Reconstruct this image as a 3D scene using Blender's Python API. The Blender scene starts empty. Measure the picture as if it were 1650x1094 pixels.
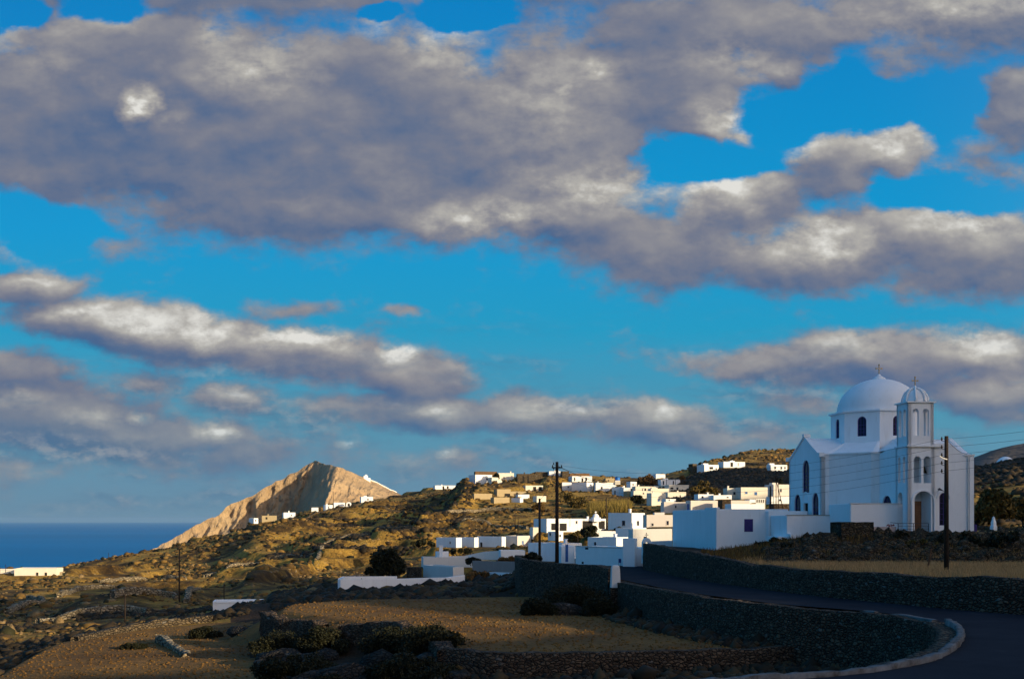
import bpy, bmesh, math, random
import numpy as np
from mathutils import Vector, Matrix

random.seed(7)
rng = np.random.default_rng(11)
SC = bpy.context.scene
COL = SC.collection
R = math.radians
F = 1900.0          # focal length in photo pixels (photo 1650 wide)
CX, CY = 825.0, 838.0   # column straight ahead, row of the horizon

# ------------------------------------------------------------------ camera
cam = bpy.data.cameras.new("camera")
cam_o = bpy.data.objects.new("camera", cam); COL.objects.link(cam_o)
cam.sensor_width = 36.0
cam.lens = 36.0 * F / 1650.0
cam.shift_y = (CY - 547.0) / 1650.0
cam.clip_start = 0.5
cam.clip_end = 500000
cam_o.location = (0, 0, 0)
cam_o.rotation_euler = (R(90), 0, 0)
SC.camera = cam_o

# ------------------------------------------------------------------ light
SUN_AZ = 55.0       # degrees to the right of straight behind the camera
SUN_EL = 12.0
sd = Vector((math.sin(R(SUN_AZ)) * math.cos(R(SUN_EL)), -math.cos(R(SUN_AZ)) * math.cos(R(SUN_EL)), math.sin(R(SUN_EL))))
sun = bpy.data.lights.new("sun", 'SUN'); sun.energy = 5.0; sun.angle = R(0.5); sun.color = (1.0, 0.80, 0.50)
sun_o = bpy.data.objects.new("sun", sun); COL.objects.link(sun_o)
sun_o.rotation_euler = sd.to_track_quat('Z', 'Y').to_euler()
SC.view_settings.view_transform = 'Standard'
SC.view_settings.look = 'None'
SC.view_settings.exposure = 0.3
SC.view_settings.gamma = 1.0
SC.view_settings.use_curve_mapping = False

# ------------------------------------------------------------------ node helpers
class NT:
    def __init__(s, tree): s.t = tree; s.n = tree.nodes; s.l = tree.links
    def add(s, typ, **kw):
        nd = s.n.new(typ)
        for k, v in kw.items(): setattr(nd, k, v)
        return nd
    def put(s, sock, v):
        if isinstance(v, bpy.types.NodeSocket): s.l.new(v, sock)
        else: sock.default_value = v
    def m(s, op, a, b=None, c=None, clamp=False):
        nd = s.add('ShaderNodeMath', operation=op, use_clamp=clamp)
        s.put(nd.inputs[0], a)
        if b is not None: s.put(nd.inputs[1], b)
        if c is not None: s.put(nd.inputs[2], c)
        return nd.outputs[0]
    def v(s, op, a, b=None, scale=None):
        nd = s.add('ShaderNodeVectorMath', operation=op)
        s.put(nd.inputs[0], a)
        if b is not None: s.put(nd.inputs[1], b)
        if scale is not None: s.put(nd.inputs['Scale'], scale)
        return nd.outputs['Value'] if op in ('DOT_PRODUCT', 'LENGTH', 'DISTANCE') else nd.outputs[0]
    def noise(s, vec, scale, detail=8, rough=.55, color=False, lac=2.0, dist=0.0):
        nd = s.add('ShaderNodeTexNoise')
        s.put(nd.inputs['Vector'], vec)
        nd.inputs['Scale'].default_value = scale; nd.inputs['Detail'].default_value = detail
        nd.inputs['Roughness'].default_value = rough; nd.inputs['Lacunarity'].default_value = lac
        nd.inputs['Distortion'].default_value = dist
        return nd.outputs['Color'] if color else nd.outputs['Fac']
    def rng(s, x, a, b, c=0., d=1., smooth=False):
        nd = s.add('ShaderNodeMapRange')
        if smooth: nd.interpolation_type = 'SMOOTHSTEP'
        s.put(nd.inputs[0], x)
        for i, q in enumerate((a, b, c, d)): s.put(nd.inputs[i + 1], q)
        return nd.outputs[0]
    def mix(s, f, a, b, mode='MIX'):
        nd = s.add('ShaderNodeMix', data_type='RGBA', blend_type=mode)
        s.put(nd.inputs['Factor'], f)
        s.put(nd.inputs[6], a if isinstance(a, bpy.types.NodeSocket) else (*a, 1))
        s.put(nd.inputs[7], b if isinstance(b, bpy.types.NodeSocket) else (*b, 1))
        return nd.outputs[2]
    def ramp(s, x, stops, interp='LINEAR'):
        nd = s.add('ShaderNodeValToRGB'); cr = nd.color_ramp; cr.interpolation = interp
        while len(cr.elements) < len(stops): cr.elements.new(.5)
        for e, (p, c) in zip(cr.elements, stops): e.position = p; e.color = (*c, 1)
        s.put(nd.inputs[0], x); return nd.outputs[0]

# ------------------------------------------------------------------ world: sky with clouds, laid out by direction
# cloud masses: azimuth and height given in hundredths of the focal length (U right, V above the horizon)
def blob(px, py, rx, ry, rot=0., s=1.):
    if s < .95: s += .2; rx *= 1.15; ry *= 1.2
    return ((px - CX) / 100, (CY - py) / 100, rx / 100, ry / 100, R(rot), s)
CLOUDS = [blob(*b) for b in [
 (330,-70,560,170,0,1.15), (900,-60,400,120,0,1.),
 (180,170,480,230,-8,1.3), (560,220,560,235,-4,1.3), (900,215,330,230,0,1.2), (1090,150,240,170,0,1.1), (840,345,380,90,3,1.1), (480,330,430,85,-2,1.1),
 (1150,195,110,60,0,.8), (1275,100,110,60,0,.8), (1180,40,420,100,0,1), (1540,25,360,110,6,1.), (1450,120,140,60,0,.6), (1630,180,100,90,0,.8),
 (1370,265,150,95,-6,.95), (1440,245,90,70,0,.8), (1200,330,190,85,-18,1), (1380,400,420,95,-4,1.1), (1580,410,280,110,0,1.1), (1040,395,260,85,5,.75),
 (65,457,110,40,0,.75), (160,520,190,52,8,.9), (330,545,250,70,4,1), (490,570,240,72,8,1), (640,600,170,62,14,.8), (460,490,150,30,0,.35), (660,495,50,18,0,.4),
 (30,605,130,60,0,.85), (80,665,260,80,8,.9), (230,700,270,50,5,.75), (350,700,80,32,0,.6), (380,645,100,42,0,.7), (240,615,150,40,0,.35),
 (680,668,200,46,3,.85), (850,668,260,56,3,.95), (1040,684,170,52,0,.8), (560,655,120,36,0,.45),
 (1230,585,190,40,2,.7), (1400,585,240,62,0,.9), (1570,572,190,80,0,1), (1590,632,170,50,0,.75), (1330,612,150,35,0,.5),
 (380,735,380,45,0,.38), (1180,705,230,45,0,.42), (1620,665,110,30,0,.5), (720,742,160,40,0,.3), (1300,650,160,40,0,.3), (40,750,200,40,0,.3),
 (20,370,90,60,0,.3), (1590,300,170,70,0,.4), (180,395,150,40,0,.2),
 # outside the photograph's frame
 (-500,200,500,260,0,1.2), (-400,600,400,70,0,.8), (2200,150,500,240,0,1.2), (2300,560,500,80,0,.8), (800,-500,1500,380,0,1.1), (2600,-700,900,500,0,1.1)]]
HOLES = [blob(*b) for b in [(20,12,60,34,0,.9), (175,5,110,46,0,1.1), (605,22,55,24,0,1.2), (765,14,90,44,0,1.2), (1340,165,230,75,-8,1.1),
 (1120,255,140,50,-8,1.3), (1530,165,130,55,20,.8), (1545,312,130,38,0,.75), (1200,262,90,30,0,.6), (60,350,110,60,20,1.)]]
def glowb(px, py, rx, ry, rot=0., s=1.): return ((px - CX) / 100, (CY - py) / 100, rx / 100 * 1.05, ry / 100 * 1.1, R(rot), s * 1.05)
LIGHTS = [glowb(*b) for b in [
 (218,172,46,42,0,1.25), (275,190,60,40,0,.45), (420,120,150,60,-10,.62), (350,60,80,60,0,.4), (90,100,110,70,0,.38), (780,358,190,42,2,.8), (940,300,180,60,0,.75), (870,170,200,120,0,.45),
 (1190,190,130,55,0,.62), (960,122,60,28,0,.75), (920,155,30,16,0,.7), (700,85,110,60,0,.5), (1180,90,160,50,0,.55), (1540,25,300,65,0,.55), (1290,245,70,45,0,.45), (1430,235,100,55,0,.55),
 (1170,305,130,50,-20,.62), (1320,385,190,60,0,.68), (1580,365,190,45,0,.5), (230,525,150,30,8,.75), (130,500,110,24,0,.65), (330,530,120,40,0,.7), (480,540,150,36,6,.95), (652,562,42,24,0,1.),
 (75,445,70,26,0,.5), (395,635,70,26,0,.5), (30,640,60,26,0,.55), (345,696,46,24,0,.75), (230,667,36,12,0,.8), (150,668,80,25,0,.45), (700,660,70,24,0,.5), (930,655,170,28,0,.5),
 (1060,664,50,24,0,.5), (1570,550,120,38,0,.62), (1360,565,150,34,0,.45), (562,713,26,12,0,.9), (720,732,24,16,0,.6), (1600,610,100,30,0,.3), (600,300,200,60,0,.15)]]

world = bpy.data.worlds.new("World"); SC.world = world; world.use_nodes = True
w = NT(world.node_tree); w.n.clear()
def field_group(name, blobs, smooth=.12, neg=None):
    g = bpy.data.node_groups.new(name, 'ShaderNodeTree')
    g.interface.new_socket('Vector', in_out='INPUT', socket_type='NodeSocketVector')
    g.interface.new_socket('Value', in_out='OUTPUT', socket_type='NodeSocketFloat')
    k = NT(g); gi = k.add('NodeGroupInput'); go = k.add('NodeGroupOutput')
    def fold(bs):
        acc = None
        for (u, v, rx, ry, rot, s) in bs:
            mp = k.add('ShaderNodeMapping', vector_type='TEXTURE')
            k.l.new(gi.outputs[0], mp.inputs[0])
            mp.inputs['Location'].default_value = (u, v, 0); mp.inputs['Rotation'].default_value = (0, 0, -rot); mp.inputs['Scale'].default_value = (rx, ry, 1)
            gr = k.add('ShaderNodeTexGradient', gradient_type='SPHERICAL'); k.l.new(mp.outputs[0], gr.inputs[0])
            x = k.m('MULTIPLY', gr.outputs['Fac'], s)
            acc = x if acc is None else k.m('SMOOTH_MAX', acc, x, smooth)
        return acc
    a = fold(blobs)
    if neg: a = k.m('SUBTRACT', a, fold(neg))
    k.l.new(a, go.inputs[0]); return g
gF = field_group('cloud_masses', CLOUDS, .15, HOLES); gL = field_group('cloud_glow', LIGHTS, .08)
def use(g, vec):
    nd = w.add('ShaderNodeGroup'); nd.node_tree = g; w.l.new(vec, nd.inputs[0]); return nd.outputs[0]
tc = w.add('ShaderNodeTexCoord'); sep = w.add('ShaderNodeSeparateXYZ'); w.l.new(tc.outputs['Generated'], sep.inputs[0])
dy = w.m('MAXIMUM', w.m('ABSOLUTE', sep.outputs[1]), .12)
U = w.m('MULTIPLY', w.m('DIVIDE', sep.outputs[0], dy), F / 100)
V = w.m('MULTIPLY', w.m('DIVIDE', sep.outputs[2], dy), F / 100)
cmb = w.add('ShaderNodeCombineXYZ'); w.put(cmb.inputs[0], U); w.put(cmb.inputs[1], V); P = cmb.outputs[0]
Ps = w.v('MULTIPLY', P, (1., 1.55, 1.))
def warp(Pv, Psv):
    a = w.v('SCALE', w.v('SUBTRACT', w.noise(Psv, .55, 2, .6, color=True), (.5, .5, .5)), scale=1.5)
    b = w.v('SCALE', w.v('SUBTRACT', w.noise(Psv, 2.6, 3, .65, color=True), (.5, .5, .5)), scale=.42)
    a = w.v('MULTIPLY', w.v('ADD', a, b), (1., .55, 0.))
    # clouds near the horizon are smaller, so are their billows
    sc = w.rng(V, 0., 5., .35, 1.)
    return w.v('ADD', Pv, w.v('SCALE', a, scale=sc))
Pw = warp(P, Ps)
Fd = use(gF, Pw)
off = (0.10, .26, 0)
Fu = use(gF, w.v('ADD', Pw, off))
n0 = w.noise(Ps, .33, 3, .5)
n0u = w.noise(w.v('ADD', Ps, (.25, .7, 0)), .33, 2, .5)
n1 = w.noise(Ps, .75, 6, .56)
n1u = w.noise(w.v('ADD', Ps, (.14, .42, 0)), .75, 4, .5)
n2 = w.noise(Ps, 2.3, 7, .62)
n2u = w.noise(w.v('ADD', Ps, (.06, .16, 0)), 2.3, 4, .55)
dens = w.m('ADD', Fd, w.m('ADD', w.m('MULTIPLY', w.m('SUBTRACT', n1, .5), .85), w.m('MULTIPLY', w.m('SUBTRACT', n2, .5), .42)))
alpha = w.rng(dens, .06, .46, 0, 1, smooth=True)
thick = w.rng(dens, .2, 1.0)
lit = w.m('ADD', w.m('MULTIPLY', w.m('SUBTRACT', Fd, Fu), .5),
          w.m('ADD', w.m('MULTIPLY', w.m('SUBTRACT', n1, n1u), .62), w.m('MULTIPLY', w.m('SUBTRACT', n2, n2u), w.rng(thick, 0., .5, .5, .12))))
lit = w.m('ADD', lit, w.m('MULTIPLY', w.m('SUBTRACT', n0, n0u), .6))
glow = w.m('MULTIPLY', use(gL, Pw), w.rng(n2, .3, .65, .55, 1.35))
lev = w.m('ADD', w.m('ADD', w.m('MULTIPLY', lit, .9), .37), w.m('MULTIPLY', glow, .60))
lev = w.m('SUBTRACT', lev, w.m('MULTIPLY', w.rng(w.m('SUBTRACT', U, V), -12., -2., .10, 0.), thick))
ccol = w.ramp(lev, [(0., (.035, .105, .245)), (.20, (.080, .130, .240)), (.40, (.165, .180, .240)), (.58, (.255, .252, .272)), (.78, (.40, .385, .36)), (1., (.68, .67, .63))])
skyv = w.ramp(w.m('DIVIDE', V, 8.5), [(0., (.115, .225, .325)), (.07, (.10, .235, .35)), (.2, (.06, .26, .385)), (.36, (.008, .285, .49)), (.55, (.0, .275, .56)), (1., (.0, .19, .49))])
nish = w.add('ShaderNodeTexSky', sky_type='NISHITA'); nish.sun_disc = False
nish.sun_elevation = R(SUN_EL); nish.sun_rotation = math.atan2(sd.x, sd.y); nish.altitude = 200
nsk = w.v('MULTIPLY', nish.outputs[0], (.235, .20, .195))
# the sky texture lights the side the sun is on; away from it the deep blue of the photograph
toward = w.rng(w.v('DOT_PRODUCT', tc.outputs['Generated'], tuple(sd)), -.25, .75, 0, 1, smooth=True)
sky = w.mix(toward, w.mix(.985, nsk, skyv), nsk)
low = w.rng(V, .1, 2.2, .6, 1.0)      # far clouds sink into the air near the horizon
final = w.mix(w.m('MULTIPLY', w.m('MULTIPLY', alpha, low), w.rng(toward, .0, 1., 1., .5)), sky, ccol)
wis = w.noise(w.v('MULTIPLY', Pw, (.42, 1.9, 1.)), .8, 5, .62)
wa = w.m('MULTIPLY', w.rng(wis, .45, .70, 0., .75, smooth=True), w.m('MULTIPLY', w.rng(V, 3.6, 1.4), w.rng(V, -.05, .5)))
wcol = w.mix(w.rng(w.m('ADD', wis, w.m('MULTIPLY', w.m('SUBTRACT', n2, n2u), 1.2)), .5, .8), (.075, .15, .25), (.26, .29, .33))
final = w.mix(wa, final, wcol)
below = w.rng(sep.outputs[2], -.02, -.2)
final = w.mix(below, final, (.03, .05, .07))
bg = w.add('ShaderNodeBackground'); w.put(bg.inputs[0], final); bg.inputs[1].default_value = .9
wo = w.add('ShaderNodeOutputWorld'); w.l.new(bg.outputs[0], wo.inputs[0])
world.cycles.sampling_method = 'MANUAL'; world.cycles.sample_map_resolution = 512

# ------------------------------------------------------------------ materials
MATS = {}
def mat(name):
    m = bpy.data.materials.new(name); m.use_nodes = True
    k = NT(m.node_tree); k.n.clear()
    b = k.add('ShaderNodeBsdfPrincipled'); o = k.add('ShaderNodeOutputMaterial'); k.l.new(b.outputs[0], o.inputs[0])
    b.inputs['Specular IOR Level'].default_value = .2
    MATS[name] = m
    return m, k, b
def bump(k, b, h, strength, dist):
    bp = k.add('ShaderNodeBump'); k.put(bp.inputs['Height'], h); bp.inputs['Strength'].default_value = strength
    bp.inputs['Distance'].default_value = dist; k.l.new(bp.outputs[0], b.inputs['Normal'])
def gpos(k):
    g = k.add('ShaderNodeNewGeometry'); return g.outputs['Position'], g
def simple(name, col, rough=.8, var=.15, scale=1.5, bmp=0.0, dist=.02, metal=0.0):
    m, k, b = mat(name); p, g = gpos(k)
    n = k.noise(p, scale, 5, .6)
    c2 = tuple(c * (1 - var) for c in col); c3 = tuple(min(1, c * (1 + var)) for c in col)
    k.put(b.inputs['Base Color'], k.ramp(n, [(.3, c2), (.7, c3)])); b.inputs['Roughness'].default_value = rough
    b.inputs['Metallic'].default_value = metal
    if bmp: bump(k, b, k.noise(p, scale * 6, 5, .6), bmp, dist)
    return m
def whitewash(name, col, stain=(.55, .5, .42)):
    m, k, b = mat(name); p, g = gpos(k)
    n = k.noise(k.v('MULTIPLY', p, (1, 1, .35)), 1.3, 6, .65)
    s = k.noise(k.v('MULTIPLY', p, (1, 1, .12)), 2.6, 5, .7)
    c = k.mix(k.rng(n, .3, .7), tuple(x * .93 for x in col), col)
    c = k.mix(k.rng(s, .56, .78, 0, .42), c, stain)
    c = k.mix(k.rng(k.noise(k.v('MULTIPLY', p, (1, 1, .5)), .45, 4, .6), .45, .7, 0, .35), c, tuple(x * .86 for x in col))
    k.put(b.inputs['Base Color'], c); b.inputs['Roughness'].default_value = .85
    bump(k, b, k.noise(p, 5, 5, .6), .25, .03)
    return m
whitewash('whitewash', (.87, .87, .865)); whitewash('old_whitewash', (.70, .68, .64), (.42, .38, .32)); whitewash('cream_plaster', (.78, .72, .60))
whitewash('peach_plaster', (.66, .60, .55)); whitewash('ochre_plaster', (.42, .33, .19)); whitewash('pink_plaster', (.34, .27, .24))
simple('roof_clay', (.50, .48, .44), .9, .15, .6, .2)
simple('thatch', (.17, .10, .05), .95, .3, 2, .5)
simple('violet_paint', (.045, .03, .16), .55, .2, 3)
simple('blue_paint', (.04, .12, .32), .55, .2, 3)
simple('dark_glass', (.012, .014, .03), .25, .3, 3)
simple('dark_opening', (.02, .018, .016), .8, .3, 3)
simple('brown_wood', (.10, .05, .025), .7, .3, 4, .3)
simple('pole_wood', (.028, .018, .012), .8, .35, 3, .4)
simple('ochre_iron', (.5, .36, .2), .6, .2, 4)
simple('dark_metal', (.03, .03, .035), .5, .2, 4)
simple('ceramic', (.05, .04, .035), .4, .2, 4)
simple('trim_line', (.36, .31, .22), .8, .2, 3)
simple('bark', (.06, .045, .03), .9, .3, 3, .4)
simple('blue_plastic', (.02, .15, .5), .4, .1, 3)
simple('bronze', (.05, .035, .015), .4, .2, 4, metal=.8)
simple('garden_flowers', (.2, .02, .02), .8, .3, 4)

def foliage(name, c1, c2, c3):
    m, k, b = mat(name); p, g = gpos(k)
    rnd = g.outputs['Random Per Island']
    n = k.noise(p, .9, 3, .6)
    c = k.ramp(k.m('ADD', k.m('MULTIPLY', rnd, .55), k.m('MULTIPLY', n, .45)), [(.2, c1), (.5, c2), (.85, c3)])
    k.put(b.inputs['Base Color'], c); b.inputs['Roughness'].default_value = .75
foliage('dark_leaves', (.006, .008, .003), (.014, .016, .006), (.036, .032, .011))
foliage('olive_leaves', (.04, .032, .009), (.10, .07, .017), (.20, .13, .03))
foliage('golden_reeds', (.13, .10, .025), (.22, .16, .035), (.30, .21, .05))
foliage('dry_grass_blades', (.28, .165, .065), (.42, .255, .105), (.58, .36, .155))
foliage('scrub_leaves', (.04, .024, .008), (.10, .058, .015), (.26, .155, .038))
foliage('shade_dark_leaves', (.012, .009, .005), (.028, .020, .009), (.07, .045, .018))  # leaf colours darkened to stand in for deep shade
foliage('rusty_leaves', (.07, .04, .012), (.14, .075, .02), (.2, .11, .035))

# hillside ground: dry gold grass, olive scrub, bare stony soil; dark patches imitate shadows
m, k, b = mat('hill_ground'); p, g = gpos(k)
n1_ = k.noise(p, .035, 6, .6); n2_ = k.noise(p, .22, 6, .65); n3_ = k.noise(p, 1.4, 5, .7)
c = k.ramp(k.m('ADD', k.m('MULTIPLY', n1_, .5), k.m('MULTIPLY', n2_, .5)), [(.38, (.04, .024, .010)), (.455, (.12, .070, .018)), (.52, (.36, .212, .040)), (.62, (.54, .325, .062)), (.74, (.20, .12, .03))])
c = k.mix(k.rng(n3_, .52, .72, 0, .8), c, (.040, .026, .011))
vor = k.add('ShaderNodeTexVoronoi'); vor.inputs['Scale'].default_value = .8; k.l.new(p, vor.inputs[0])
c = k.mix(k.m('MULTIPLY', k.rng(vor.outputs['Distance'], .26, .12), k.rng(n2_, .5, .62)), c, (.32, .27, .20))
k.put(b.inputs['Base Color'], c); b.inputs['Roughness'].default_value = .95
bump(k, b, k.m('ADD', k.m('MULTIPLY', n3_, .6), k.noise(p, .5, 6, .7)), 1.0, 1.4)
# ploughed fields
m, k, b = mat('field_soil'); p, g = gpos(k)
f1 = k.noise(p, .12, 5, .6); f2 = k.noise(p, 2.2, 5, .7); f3 = k.noise(k.v('MULTIPLY', p, (.3, 1.3, 1)), .9, 4, .7)
c = k.ramp(f1, [(.35, (.15, .076, .022)), (.6, (.26, .138, .037)), (.75, (.19, .105, .033))])
c = k.mix(k.rng(f2, .47, .70, 0, .65), c, (.06, .038, .017))
c = k.mix(k.rng(f3, .6, .8, 0, .5), c, (.34, .185, .055))
k.put(b.inputs['Base Color'], c); b.inputs['Roughness'].default_value = .95
bump(k, b, k.m('ADD', f2, k.m('MULTIPLY', f3, .5)), 1.0, .5)
# verge grass and earth bank, colour darkened to stand in for shade
m, k, b = mat('shade_bank_soil'); p, g = gpos(k)
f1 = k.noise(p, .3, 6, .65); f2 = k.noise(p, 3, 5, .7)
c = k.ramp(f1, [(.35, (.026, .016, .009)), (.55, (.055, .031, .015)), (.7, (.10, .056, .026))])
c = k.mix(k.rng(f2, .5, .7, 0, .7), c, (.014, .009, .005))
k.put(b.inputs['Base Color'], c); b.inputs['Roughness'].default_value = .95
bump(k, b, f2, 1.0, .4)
m, k, b = mat('gold_grass'); p, g = gpos(k)
f1 = k.noise(p, .4, 6, .65); f2 = k.noise(p, 4, 5, .7)
c = k.ramp(f1, [(.35, (.38, .22, .09)), (.65, (.55, .34, .15))]); c = k.mix(k.rng(f2, .5, .72, 0, .6), c, (.09, .06, .025))
k.put(b.inputs['Base Color'], c); b.inputs['Roughness'].default_value = .95
bump(k, b, f2, 1.0, .3)
# dry stone
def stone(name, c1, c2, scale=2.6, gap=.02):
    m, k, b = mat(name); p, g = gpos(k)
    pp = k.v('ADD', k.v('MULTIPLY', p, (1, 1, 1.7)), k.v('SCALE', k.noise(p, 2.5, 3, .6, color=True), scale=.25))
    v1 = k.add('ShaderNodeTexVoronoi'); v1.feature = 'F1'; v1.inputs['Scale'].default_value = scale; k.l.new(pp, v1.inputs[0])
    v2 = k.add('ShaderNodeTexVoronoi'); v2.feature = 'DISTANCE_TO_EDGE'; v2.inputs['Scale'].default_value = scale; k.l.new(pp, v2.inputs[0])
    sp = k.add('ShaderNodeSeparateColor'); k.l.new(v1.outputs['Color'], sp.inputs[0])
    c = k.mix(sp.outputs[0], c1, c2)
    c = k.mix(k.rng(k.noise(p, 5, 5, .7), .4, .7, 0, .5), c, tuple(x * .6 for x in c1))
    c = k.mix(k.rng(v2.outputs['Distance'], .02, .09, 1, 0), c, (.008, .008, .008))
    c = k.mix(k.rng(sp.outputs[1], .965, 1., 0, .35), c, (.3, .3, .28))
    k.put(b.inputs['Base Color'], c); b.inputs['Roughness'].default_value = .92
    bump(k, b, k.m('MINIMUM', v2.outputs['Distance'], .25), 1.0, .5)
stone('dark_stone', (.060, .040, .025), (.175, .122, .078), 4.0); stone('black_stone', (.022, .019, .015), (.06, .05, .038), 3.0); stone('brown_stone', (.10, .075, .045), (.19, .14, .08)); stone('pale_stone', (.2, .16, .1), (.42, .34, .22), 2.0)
stone('pier_stone', (.045, .035, .02), (.13, .095, .05), 3.5)
m, k, b = mat('rock'); p, g = gpos(k)
n = k.noise(p, 1.0, 6, .7); c = k.ramp(n, [(.3, (.10, .07, .035)), (.55, (.24, .16, .07)), (.75, (.40, .29, .15))])
k.put(b.inputs['Base Color'], c); b.inputs['Roughness'].default_value = .95; bump(k, b, n, 1., .4)
# asphalt
m, k, b = mat('asphalt'); p, g = gpos(k)
n = k.noise(p, .35, 6, .65); n2_ = k.noise(p, 12, 3, .7)
c = k.ramp(n, [(.3, (.014, .016, .022)), (.6, (.024, .027, .035)), (.8, (.045, .048, .056))]); c = k.mix(k.rng(n2_, .4, .7, 0, .5), c, (.03, .033, .04))
k.put(b.inputs['Base Color'], c); b.inputs['Roughness'].default_value = .95; b.inputs['Specular IOR Level'].default_value = .03; bump(k, b, n2_, .4, .02)
simple('worn_concrete', (.032, .035, .04), .85, .3, 1.3, .3)
m, k, b = mat('kerb_wash'); p, g = gpos(k)
n = k.noise(p, 1.6, 6, .7); c = k.ramp(n, [(.36, (.06, .053, .045)), (.46, (.12, .115, .11)), (.6, (.175, .175, .175)), (.75, (.22, .22, .22))]); k.put(b.inputs['Base Color'], c); b.inputs['Roughness'].default_value = .9
bump(k, b, k.noise(p, 7, 5, .7), .8, .08)
# far mountain rock
m, k, b = mat('mountain_rock'); p, g = gpos(k)
pr = k.v('MULTIPLY', p, (1, 1, .45))
a1 = k.noise(pr, .012, 8, .62); a2 = k.noise(pr, .06, 6, .7)
c = k.ramp(a1, [(.3, (.24, .165, .095)), (.5, (.36, .25, .14)), (.7, (.43, .315, .185))]); c = k.mix(k.rng(a2, .55, .75, 0, .55), c, (.23, .17, .13))
k.put(b.inputs['Base Color'], c); b.inputs['Roughness'].default_value = .95; bump(k, b, k.m('ADD', a2, a1), .9, 9.0)
simple('far_hill_earth', (.10, .085, .075), .95, .3, .02, .6, 4)
simple('shade_hill', (.10, .075, .035), .95, .4, .05, .8, 3)
# sea
m, k, b = mat('sea_water'); p, g = gpos(k)
wv = k.noise(k.v('MULTIPLY', p, (.6, 1, 1)), .02, 8, .7); wl = k.noise(k.v('MULTIPLY', p, (.15, 1, 1)), .0006, 4, .6)
k.put(b.inputs['Base Color'], k.mix(k.rng(wl, .35, .65), (.0, .15, .36), (.0, .175, .41)))
b.inputs['Roughness'].default_value = .5; b.inputs['Specular IOR Level'].default_value = .12; b.inputs['IOR'].default_value = 1.2
bump(k, b, wv, .6, 6)

# ------------------------------------------------------------------ object helpers
def at(px, py, d): return Vector(((px - CX) / F * d, d, -(py - CY) / F * d))
def link(o, parent=None):
    COL.objects.link(o)
    if parent is not None: o.parent = parent
    return o
def tag(o, label=None, cat=None, group=None, kind=None):
    if label: o['label'] = label
    if cat: o['category'] = cat
    if group: o['group'] = group
    if kind: o['kind'] = kind
    return o
def empty(name, loc, rz=0., label=None, cat=None, group=None):
    o = bpy.data.objects.new(name, None); o.empty_display_size = .3
    link(o); o.location = loc; o.rotation_euler = (0, 0, rz)
    return tag(o, label, cat, group)
class MB:
    """collects faces and links them as one mesh object"""
    def __init__(s): s.v = []; s.f = []
    def add(s, vs, fs):
        n = len(s.v); s.v += [tuple(v) for v in vs]; s.f += [tuple(n + i for i in f) for f in fs]; return s
    def box(s, x0, x1, y0, y1, z0, z1, M=None):
        vs = [Vector(q) for q in ((x0, y0, z0), (x1, y0, z0), (x1, y1, z0), (x0, y1, z0), (x0, y0, z1), (x1, y0, z1), (x1, y1, z1), (x0, y1, z1))]
        if M is not None: vs = [M @ q for q in vs]
        return s.add(vs, [(0, 3, 2, 1), (4, 5, 6, 7), (0, 1, 5, 4), (1, 2, 6, 5), (2, 3, 7, 6), (3, 0, 4, 7)])
    def prism(s, poly, z0, z1):
        n = len(poly); vs = [(x, y, z0) for x, y in poly] + [(x, y, z1) for x, y in poly]
        return s.add(vs, [tuple(range(n - 1, -1, -1)), tuple(range(n, 2 * n))] + [(i, (i + 1) % n, n + (i + 1) % n, n + i) for i in range(n)])
    def tube(s, pts, r, seg=8, r1=None):
        pts = [Vector(p) for p in pts]; n = len(pts); vs = []
        for i, p in enumerate(pts):
            t = (pts[min(i + 1, n - 1)] - pts[max(i - 1, 0)]).normalized()
            a = t.cross(Vector((0, 0, 1)))
            if a.length < .1: a = t.cross(Vector((0, 1, 0)))
            a.normalize(); c = t.cross(a)
            rr = r if r1 is None else r + (r1 - r) * i / max(1, n - 1)
            for j in range(seg):
                th = 2 * math.pi * j / seg; vs.append(p + (a * math.cos(th) + c * math.sin(th)) * rr)
        fs = [(i * seg + j, i * seg + (j + 1) % seg, (i + 1) * seg + (j + 1) % seg, (i + 1) * seg + j) for i in range(n - 1) for j in range(seg)]
        fs += [tuple(range(seg)), tuple((n - 1) * seg + seg - 1 - j for j in range(seg))]
        return s.add(vs, fs)
    def lathe(s, prof, seg=24, cx=0., cy=0.):
        n = len(prof); vs = [(cx + r * math.cos(2 * math.pi * j / seg), cy + r * math.sin(2 * math.pi * j / seg), z) for r, z in prof for j in range(seg)]
        fs = [(i * seg + j, i * seg + (j + 1) % seg, (i + 1) * seg + (j + 1) % seg, (i + 1) * seg + j) for i in range(n - 1) for j in range(seg)]
        fs += [tuple(range(seg - 1, -1, -1)), tuple((n - 1) * seg + j for j in range(seg))]
        return s.add(vs, fs)
    def build(s, name, m, parent=None, smooth=False, bevel=0.):
        me = bpy.data.meshes.new(name); me.from_pydata(s.v, [], s.f); me.update()
        me.materials.append(MATS[m])
        if smooth:
            for p_ in me.polygons: p_.use_smooth = True
        bm = bmesh.new(); bm.from_mesh(me); bmesh.ops.recalc_face_normals(bm, faces=bm.faces[:])
        if bevel: bmesh.ops.bevel(bm, geom=[e for e in bm.edges if e.calc_face_angle(0) > .5], offset=bevel, segments=1, affect='EDGES')
        bm.to_mesh(me); bm.free()
        o = bpy.data.objects.new(name, me); return link(o, parent)
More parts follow.
